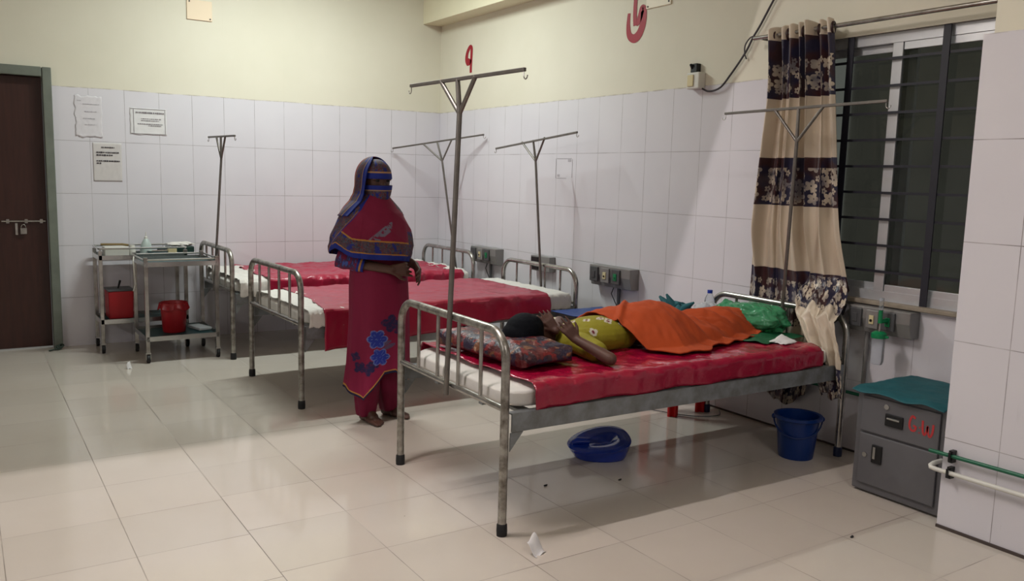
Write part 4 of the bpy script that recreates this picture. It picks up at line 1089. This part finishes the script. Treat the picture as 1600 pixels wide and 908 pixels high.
# ================================================================== WOMAN
W0 = Vector((-2.0, -2.98, 0))
wm = thing('person', 'woman standing barefoot in a crimson dress, blue edged shawl and face veil', 'person', W0)
def Wp(x, y, z): return (W0.x+x, W0.y+y, z)
HC = Wp(.010, -.02, 1.366)
elb = Wp(-.168, -.03, .925); wri = Wp(.03, -.175, .885); shr = Wp(-.105, 0, 1.165)
elb2 = Wp(.165, -.0, .93); wri2 = Wp(.195, -.13, .90); shl = Wp(.105, 0, 1.165)
B_ = [('e', HC, (.070, .088, .102)), ('e', Wp(.010, -.045, 1.315), (.050, .055, .050)), ('e', Wp(.010, -.105, 1.335), (.011, .016, .018)),
      ('e', Wp(-.022, -.090, 1.370), (.026, .014, .008)), ('e', Wp(.042, -.090, 1.370), (.026, .014, .008)),
      ('e', Wp(-.0625, -.01, 1.35), (.008, .016, .024)), ('e', Wp(.0825, -.01, 1.35), (.008, .016, .024)),
      ('c', Wp(.0, .01, 1.30), Wp(0, .01, 1.20), .048, .052), ('c', shr, shl, .045, .045), ('c', Wp(0, 0, 1.12), Wp(0, 0, 1.0), .095, .095),
      ('c', Wp(.0, 0, 1.0), Wp(.02, 0, .80), .10, .12), ('c', Wp(-.05, 0, .78), Wp(-.035, .0, .42), .08, .055), ('c', Wp(.09, 0, .78), Wp(.12, .03, .42), .08, .055),
      ('c', Wp(-.035, 0, .42), Wp(-.03, .015, .07), .05, .030), ('c', Wp(.12, .03, .42), Wp(.135, .06, .07), .05, .030),
      ('c', shr, elb, .040, .034), ('c', elb, wri, .034, .023), ('c', shl, elb2, .040, .034), ('c', elb2, wri2, .034, .023)]
def foot(an, d):
    an = Vector((*an[:2], 0)); d = Vector((*d, 0)).normalized(); s = Vector((-d.y, d.x, 0)); pr = []
    pr += [('c', an-d*.03+Vector((0, 0, .026)), an+d*.06+Vector((0, 0, .034)), .027, .030), ('c', an+Vector((0, 0, .07)), an+d*.07+Vector((0, 0, .035)), .03, .024)]
    for k in range(5):
        o = (k-2)*.0155; l = .125-.006*abs(k-1)-.004*k
        pr.append(('c', an+d*.04+s*o*.7+Vector((0, 0, .022)), an+d*l+s*o+Vector((0, 0, .013)), .018, .0095))
        pr.append(('c', an+d*l+s*o+Vector((0, 0, .013)), an+d*(l+.018)+s*o+Vector((0, 0, .010)), .0095, .0075))
    return pr
B_ += foot(Wp(-.03, .01, 0), (.25, -1)); B_ += foot(Wp(.135, .06, 0), (.55, -.85))
B_ += hand(wri, (1, -.12, .02), (.1, .95, -.25), .155, .75, -1)
B_ += hand(wri2, (-.05, -.75, -.45), (-.8, 0, -.2), .15, .55, 1)
blob('body', B_, .0045, M_skin, wm, 2)
# eyes
mb = MB()
for x in (-.020, .040): mb.ell(Wp(x, -.1005, 1.362), (.013, .006, .0065))
mb.build('eye', M_black, wm)
CR_, BL_, NV_, OR_ = lin((120, 2, 52)), lin((10, 34, 124)), lin((16, 14, 50)), lin((170, 118, 50))
TN_ = [lin((84, 66, 66)), lin((58, 52, 80)), lin((96, 42, 46)), lin((72, 76, 92)), lin((48, 38, 56))]
GY_ = lin((108, 104, 122))
def tan(p, q):
    v = fnz(p*38, q*38, 2)
    w_ = fnz(p*16+5, q*16)
    if w_ > .32: return lin((24, 36, 120))
    return TN_[int((v*.9+.5)*5) % 5]
# trousers
Z_T = [.045, .10, .22, .45, .80]
for sx, c0, c1 in ((-1, Wp(-.03, .012, .05), Wp(-.03, 0, .80)), (1, Wp(.135, .058, .05), Wp(.085, .0, .80))):
    def tr(a, b):
        th = 2*PI*a; z = lerp(.05, .80, b); c = Vector(c0).lerp(Vector(c1), b)
        r = interp(z, [.05, .12, .30, .5, .8], [.058, .070, .078, .09, .095])+.005*math.sin(5*th+z*9)+.004*fnz(th, z*14)
        return (c.x+r*math.cos(th)*.95, c.y+r*math.sin(th)*.9, z+.012*math.sin(th*1+1)*(b < .05))
    MB().grid(tr, 60, 60, closeu=True).build('trouser_leg', M_crimson, wm, solid=.002)
# dress
def hem(th):   # th: angle in xy, 0=+x, -90deg = front
    d = math.degrees(th) % 360
    return interp(d, [0, 60, 180, 215, 228, 245, 262, 285, 300, 330, 360], [.245, .25, .22, .175, .16, .225, .30, .305, .26, .215, .245])
def drs(a, b):
    th = 2*PI*a; zt_, zb_ = 1.20, hem(th); z = lerp(zt_, zb_, b)
    cx = interp(z, [.2, .6, .9, 1.2], [.028, .038, .030, .0])
    A = interp(z, [.18, .35, .6, .8, .95, 1.2], [.200, .180, .172, .168, .155, .15]); B = interp(z, [.18, .35, .6, .8, .95, 1.2], [.145, .135, .135, .138, .115, .10])
    k = sst(z, .9, .3)
    f = 1+k*(.055*math.sin(6*th+1+z)+.026*math.sin(11*th+z*3))+.012*math.sin(9*th+2*z)+.006*fnz(th*3, z*6)
    return Wp(cx+A*f*math.cos(th), B*f*math.sin(th)-.01, z)
BF = [(.60, .56, .052), (.615, .46, .048)]
def dcol(a, b):
    x, y, z = drs(a, b); th = math.degrees(2*PI*a) % 360; h = z-hem(2*PI*a)
    if h < .012: return NV_
    if h < .020: return OR_
    # floral motif: coords across the front as seen (u horizontal metres, z)
    u = (x-W0.x)*.838-(y-W0.y)*.545
    if 180 < th < 360 or th < 20:
        for fx, fz, fr, cc in ((.045, .50, .055, 0), (.060, .40, .050, 0), (-.05, .34, .035, 2), (.115, .585, .05, 2), (.155, .55, .03, 2), (.0, .33, .035, 2), (-.075, .40, .028, 2), (.03, .36, .03, 2)):
            dx, dz = u-fx, z-fz; r = math.hypot(dx, dz); an = math.atan2(dz, dx)
            if cc == 0:
                if r < fr*(.72+.28*abs(math.cos(3*an))):
                    if abs(math.sin(6*an)) < .12 or r > fr*(.64+.26*abs(math.cos(3*an))): return lin((100, 116, 170))
                    return lin((26, 44, 140))
            elif r < fr*(.55+.45*abs(math.cos(2*an+fx*30))): return lin((28, 18, 66)) if fnz(u*60, z*60) > -.2 else lin((70, 10, 60))
        for k in range(3):
            lx, lz = .105-.02*k, .455+.018*k; dx, dz = u-lx, z-lz
            if (dx*.9+dz*.4)**2/.0012+(dz*.9-dx*.4)**2/.00012 < 1: return lin((86, 66, 96))
    return CR_
MB().grid(drs, 240, 300, closeu=True, col=dcol).build('dress', M_painted, wm, colors=True, merge=False, solid=.002, ang=85)
# sleeve of the forward arm
def slv(a, b, p0, p1, r0, r1):
    th = 2*PI*a; p0, p1 = Vector(p0), Vector(p1); d = (p1-p0).normalized(); n1 = d.cross(Vector((0, 0, 1))).normalized(); n2 = d.cross(n1)
    c = p0.lerp(p1, b); r = lerp(r0, r1, b)*(1+.05*math.sin(3*th+b*14))
    return c+(n1*math.cos(th)+n2*math.sin(th))*r
def scol(a, b):
    if b > .90: return BL_
    if b > .84: return OR_
    if b > .76: return BL_
    v = fnz(a*9, b*9, 5)
    return lin((60, 80, 150)) if v > .3 else lin((110, 14, 60)) if v < -.1 else lin((60, 40, 80))
e2 = lerp(Vector(elb), Vector(wri), .42)
MB().grid(lambda a, b: slv(a, b, Vector(elb)+(Vector(elb)-Vector(wri)).normalized()*.045+Vector((0, 0, .015)), e2, .058, .044), 60, 60, closeu=True, col=scol).build('sleeve', M_painted, wm, colors=True, merge=False, solid=.002)
e3 = lerp(Vector(elb2), Vector(wri2), .35)
MB().grid(lambda a, b: slv(a, b, Vector(elb2)+(Vector(elb2)-Vector(wri2)).normalized()*.04, e3, .05, .04), 40, 40, closeu=True, col=scol).build('sleeve', M_painted, wm, colors=True, merge=False, solid=.002)
# shawl
SZ = [.88, .935, .96, 1.006, 1.05, 1.095, 1.14, 1.187, 1.215, 1.245, 1.275, 1.30]
SC = [-.02, -.018, -.012, -.015, -.013, -.008, -.006, -.006, -.006, -.004, .0, .004]
SA = [.222, .225, .228, .236, .228, .214, .198, .178, .152, .120, .086, .072]
SB = [.175, .180, .185, .190, .182, .168, .154, .140, .128, .114, .098, .086]
def shem(th):
    d = math.degrees(th) % 360
    return interp(d, [0, 40, 90, 160, 195, 225, 250, 290, 325, 345, 360], [.90, .93, .93, .96, 1.0, .955, .945, .935, .92, .875, .90])
def shw(a, b):
    th = 2*PI*a; z = lerp(1.288, shem(th), b)
    cx, A, B = interp(z, SZ, SC), interp(z, SZ, SA), interp(z, SZ, SB)
    k = sst(z, 1.25, .95)
    f = 1+k*(.026*math.sin(6*th+z*9)+.016*math.sin(13*th-z*17))-.045*max(0, math.sin(3*th+z*24))*sst(z, .97, 1.04)*sst(z, 1.27, 1.2)+.02*abs(fnz(th*2, z*7, 3))*k+.012*math.sin(2*th*2+z*26)*(1-k)
    if 170 < math.degrees(th) < 235: f += .03*k
    return Wp(cx+A*f*math.cos(th), B*f*math.sin(th)-.012*k, z)
def shcol(a, b):
    th = 2*PI*a; d = math.degrees(th) % 360; x, y, z = shw(a, b); h = z-shem(th)
    u = (x-W0.x)*.838-(y-W0.y)*.545
    # border turned up along her right shoulder
    if 150 < d < 232:
        e = (z-1.02)-(.20)*((d-185)/47)
        if e > .0 and d < 229:
            if e < .012 or e > .0 and d > 223: return BL_ if e < .02 else BL_
            if e < .018: return OR_
            return tan(d*.006+3, z)
    if d > 318 or d < 30:
        if h < .03: return BL_
        return tan(d*.0052, z) if (h < .13 or fnz(d*.03, z*12) > .05) else CR_
    if h < .028: return BL_
    if h < .034: return OR_
    if h < .094: return tan(d*.0052, z)
    if h < .102: return OR_
    g = (z-1.055)-.9*(u-.045)
    if abs(g) < .028 and .0 < u < .12 and fnz(u*45, z*45) > -.15: return GY_
    return CR_
MB().grid(shw, 320, 200, closeu=True, col=shcol).build('shawl', M_painted, wm, colors=True, merge=False, solid=.002, ang=85)
# face veil + forehead band (rings round the head)
def headr(th, z, g):
    t = (z-1.366)/.112; k = math.sqrt(max(0, 1-min(1, abs(t))**2.4)) if z > 1.366 else 1-.30*min(1, abs(t))**2
    fr = max(0, -math.sin(th))
    A = (.072+g)*k; B = (.090+g)*k
    return Wp(.010+A*math.cos(th), -.02+B*math.sin(th)-(.010*fr if z < 1.345 else 0), z)
def vcol(a, b):
    x, y, z = headr(2*PI*a, lerp(1.339, 1.262, b), .01)
    if b < .04: return TN_[4]
    if b < .34: return BL_
    if b < .42: return lin((150, 120, 90))
    return tan(a*.9, z)
MB().grid(lambda a, b: headr(2*PI*a, lerp(1.339, 1.262, b), .009+.004*b), 120, 40, closeu=True, col=vcol).build('face_veil', M_painted, wm, colors=True, merge=False, solid=.002)
def bcol(a, b):
    z = lerp(1.372, 1.474, b)
    if z < 1.402: return BL_
    if z < 1.410: return lin((170, 130, 90))
    return tan(a*.9+2, z)
MB().grid(lambda a, b: headr(2*PI*a, lerp(1.372, 1.4775, b), .008), 120, 50, closeu=True, col=bcol).build('forehead_band', M_painted, wm, colors=True, merge=False, solid=.002)
# hood
def hd(a, b):
    # azimuth measured from the face direction (-y); opening half-angle psi0
    z = lerp(1.492, 1.17, b)
    ps0 = math.radians(interp(z, [1.17, 1.25, 1.33, 1.42, 1.49], [62, 52, 50, 44, 30])); ps0R = math.radians(interp(z, [1.17, 1.33, 1.49], [95, 108, 60]))
    # a from 0 (her right edge) to 1 (her left edge) going round the back
    ps = lerp(-ps0, -(2*PI-ps0R), a); th = -PI/2+ps
    t = min(1, max(0, (z-1.35)/.1425)); k = math.sqrt(max(0, 1-t**2.3))
    A = interp(z, [1.17, 1.21, 1.25, 1.29, 1.33, 1.49], [.200, .165, .125, .104, .098, .098])*k
    B = interp(z, [1.17, 1.21, 1.25, 1.29, 1.33, 1.49], [.165, .15, .138, .128, .122, .122])*k
    f = 1+.03*math.sin(a*26+z*20)*sst(z, 1.42, 1.3)
    roll = .014*math.exp(-(a/.03)**2)
    cy = .012
    return Wp(.004+(A*f+roll)*math.cos(th), cy+(B*f+roll)*math.sin(th)*1.0, z)
def hcol(a, b):
    if a < .075: return BL_
    if a < .088: return lin((150, 120, 90))
    if a < .21+.04*b: return tan(a*1.1, b*.35)
    if a < .222+.04*b: return OR_
    if a > .93: return BL_
    return CR_
MB().grid(hd, 260, 130, col=hcol).build('head_scarf', M_painted, wm, colors=True, merge=False, solid=.003, ang=85)

# small dirt crumbs lying on the floor
for cx_, cy_, lb in ((-1.38, -4.42, 'dark crumb on the floor below the middle of the nearest bed'), (-1.73, -4.31, 'pair of dark specks on the floor left of the blue bedpan'),
                     (-.97, -3.93, 'dark crumb on the floor right of the blue bedpan'), (-.98, -5.38, 'brown leaf crumb on the bright floor near the pillar')):
    m_ = MB(); m_.ell((cx_, cy_, .004), (.010, .005, .004)); m_.ell((cx_+.011, cy_+.006, .003), (.005, .004, .003))
    tag(m_.build('dirt_crumb', M_rubber, origin=(cx_, cy_, 0)), lb, 'crumb')
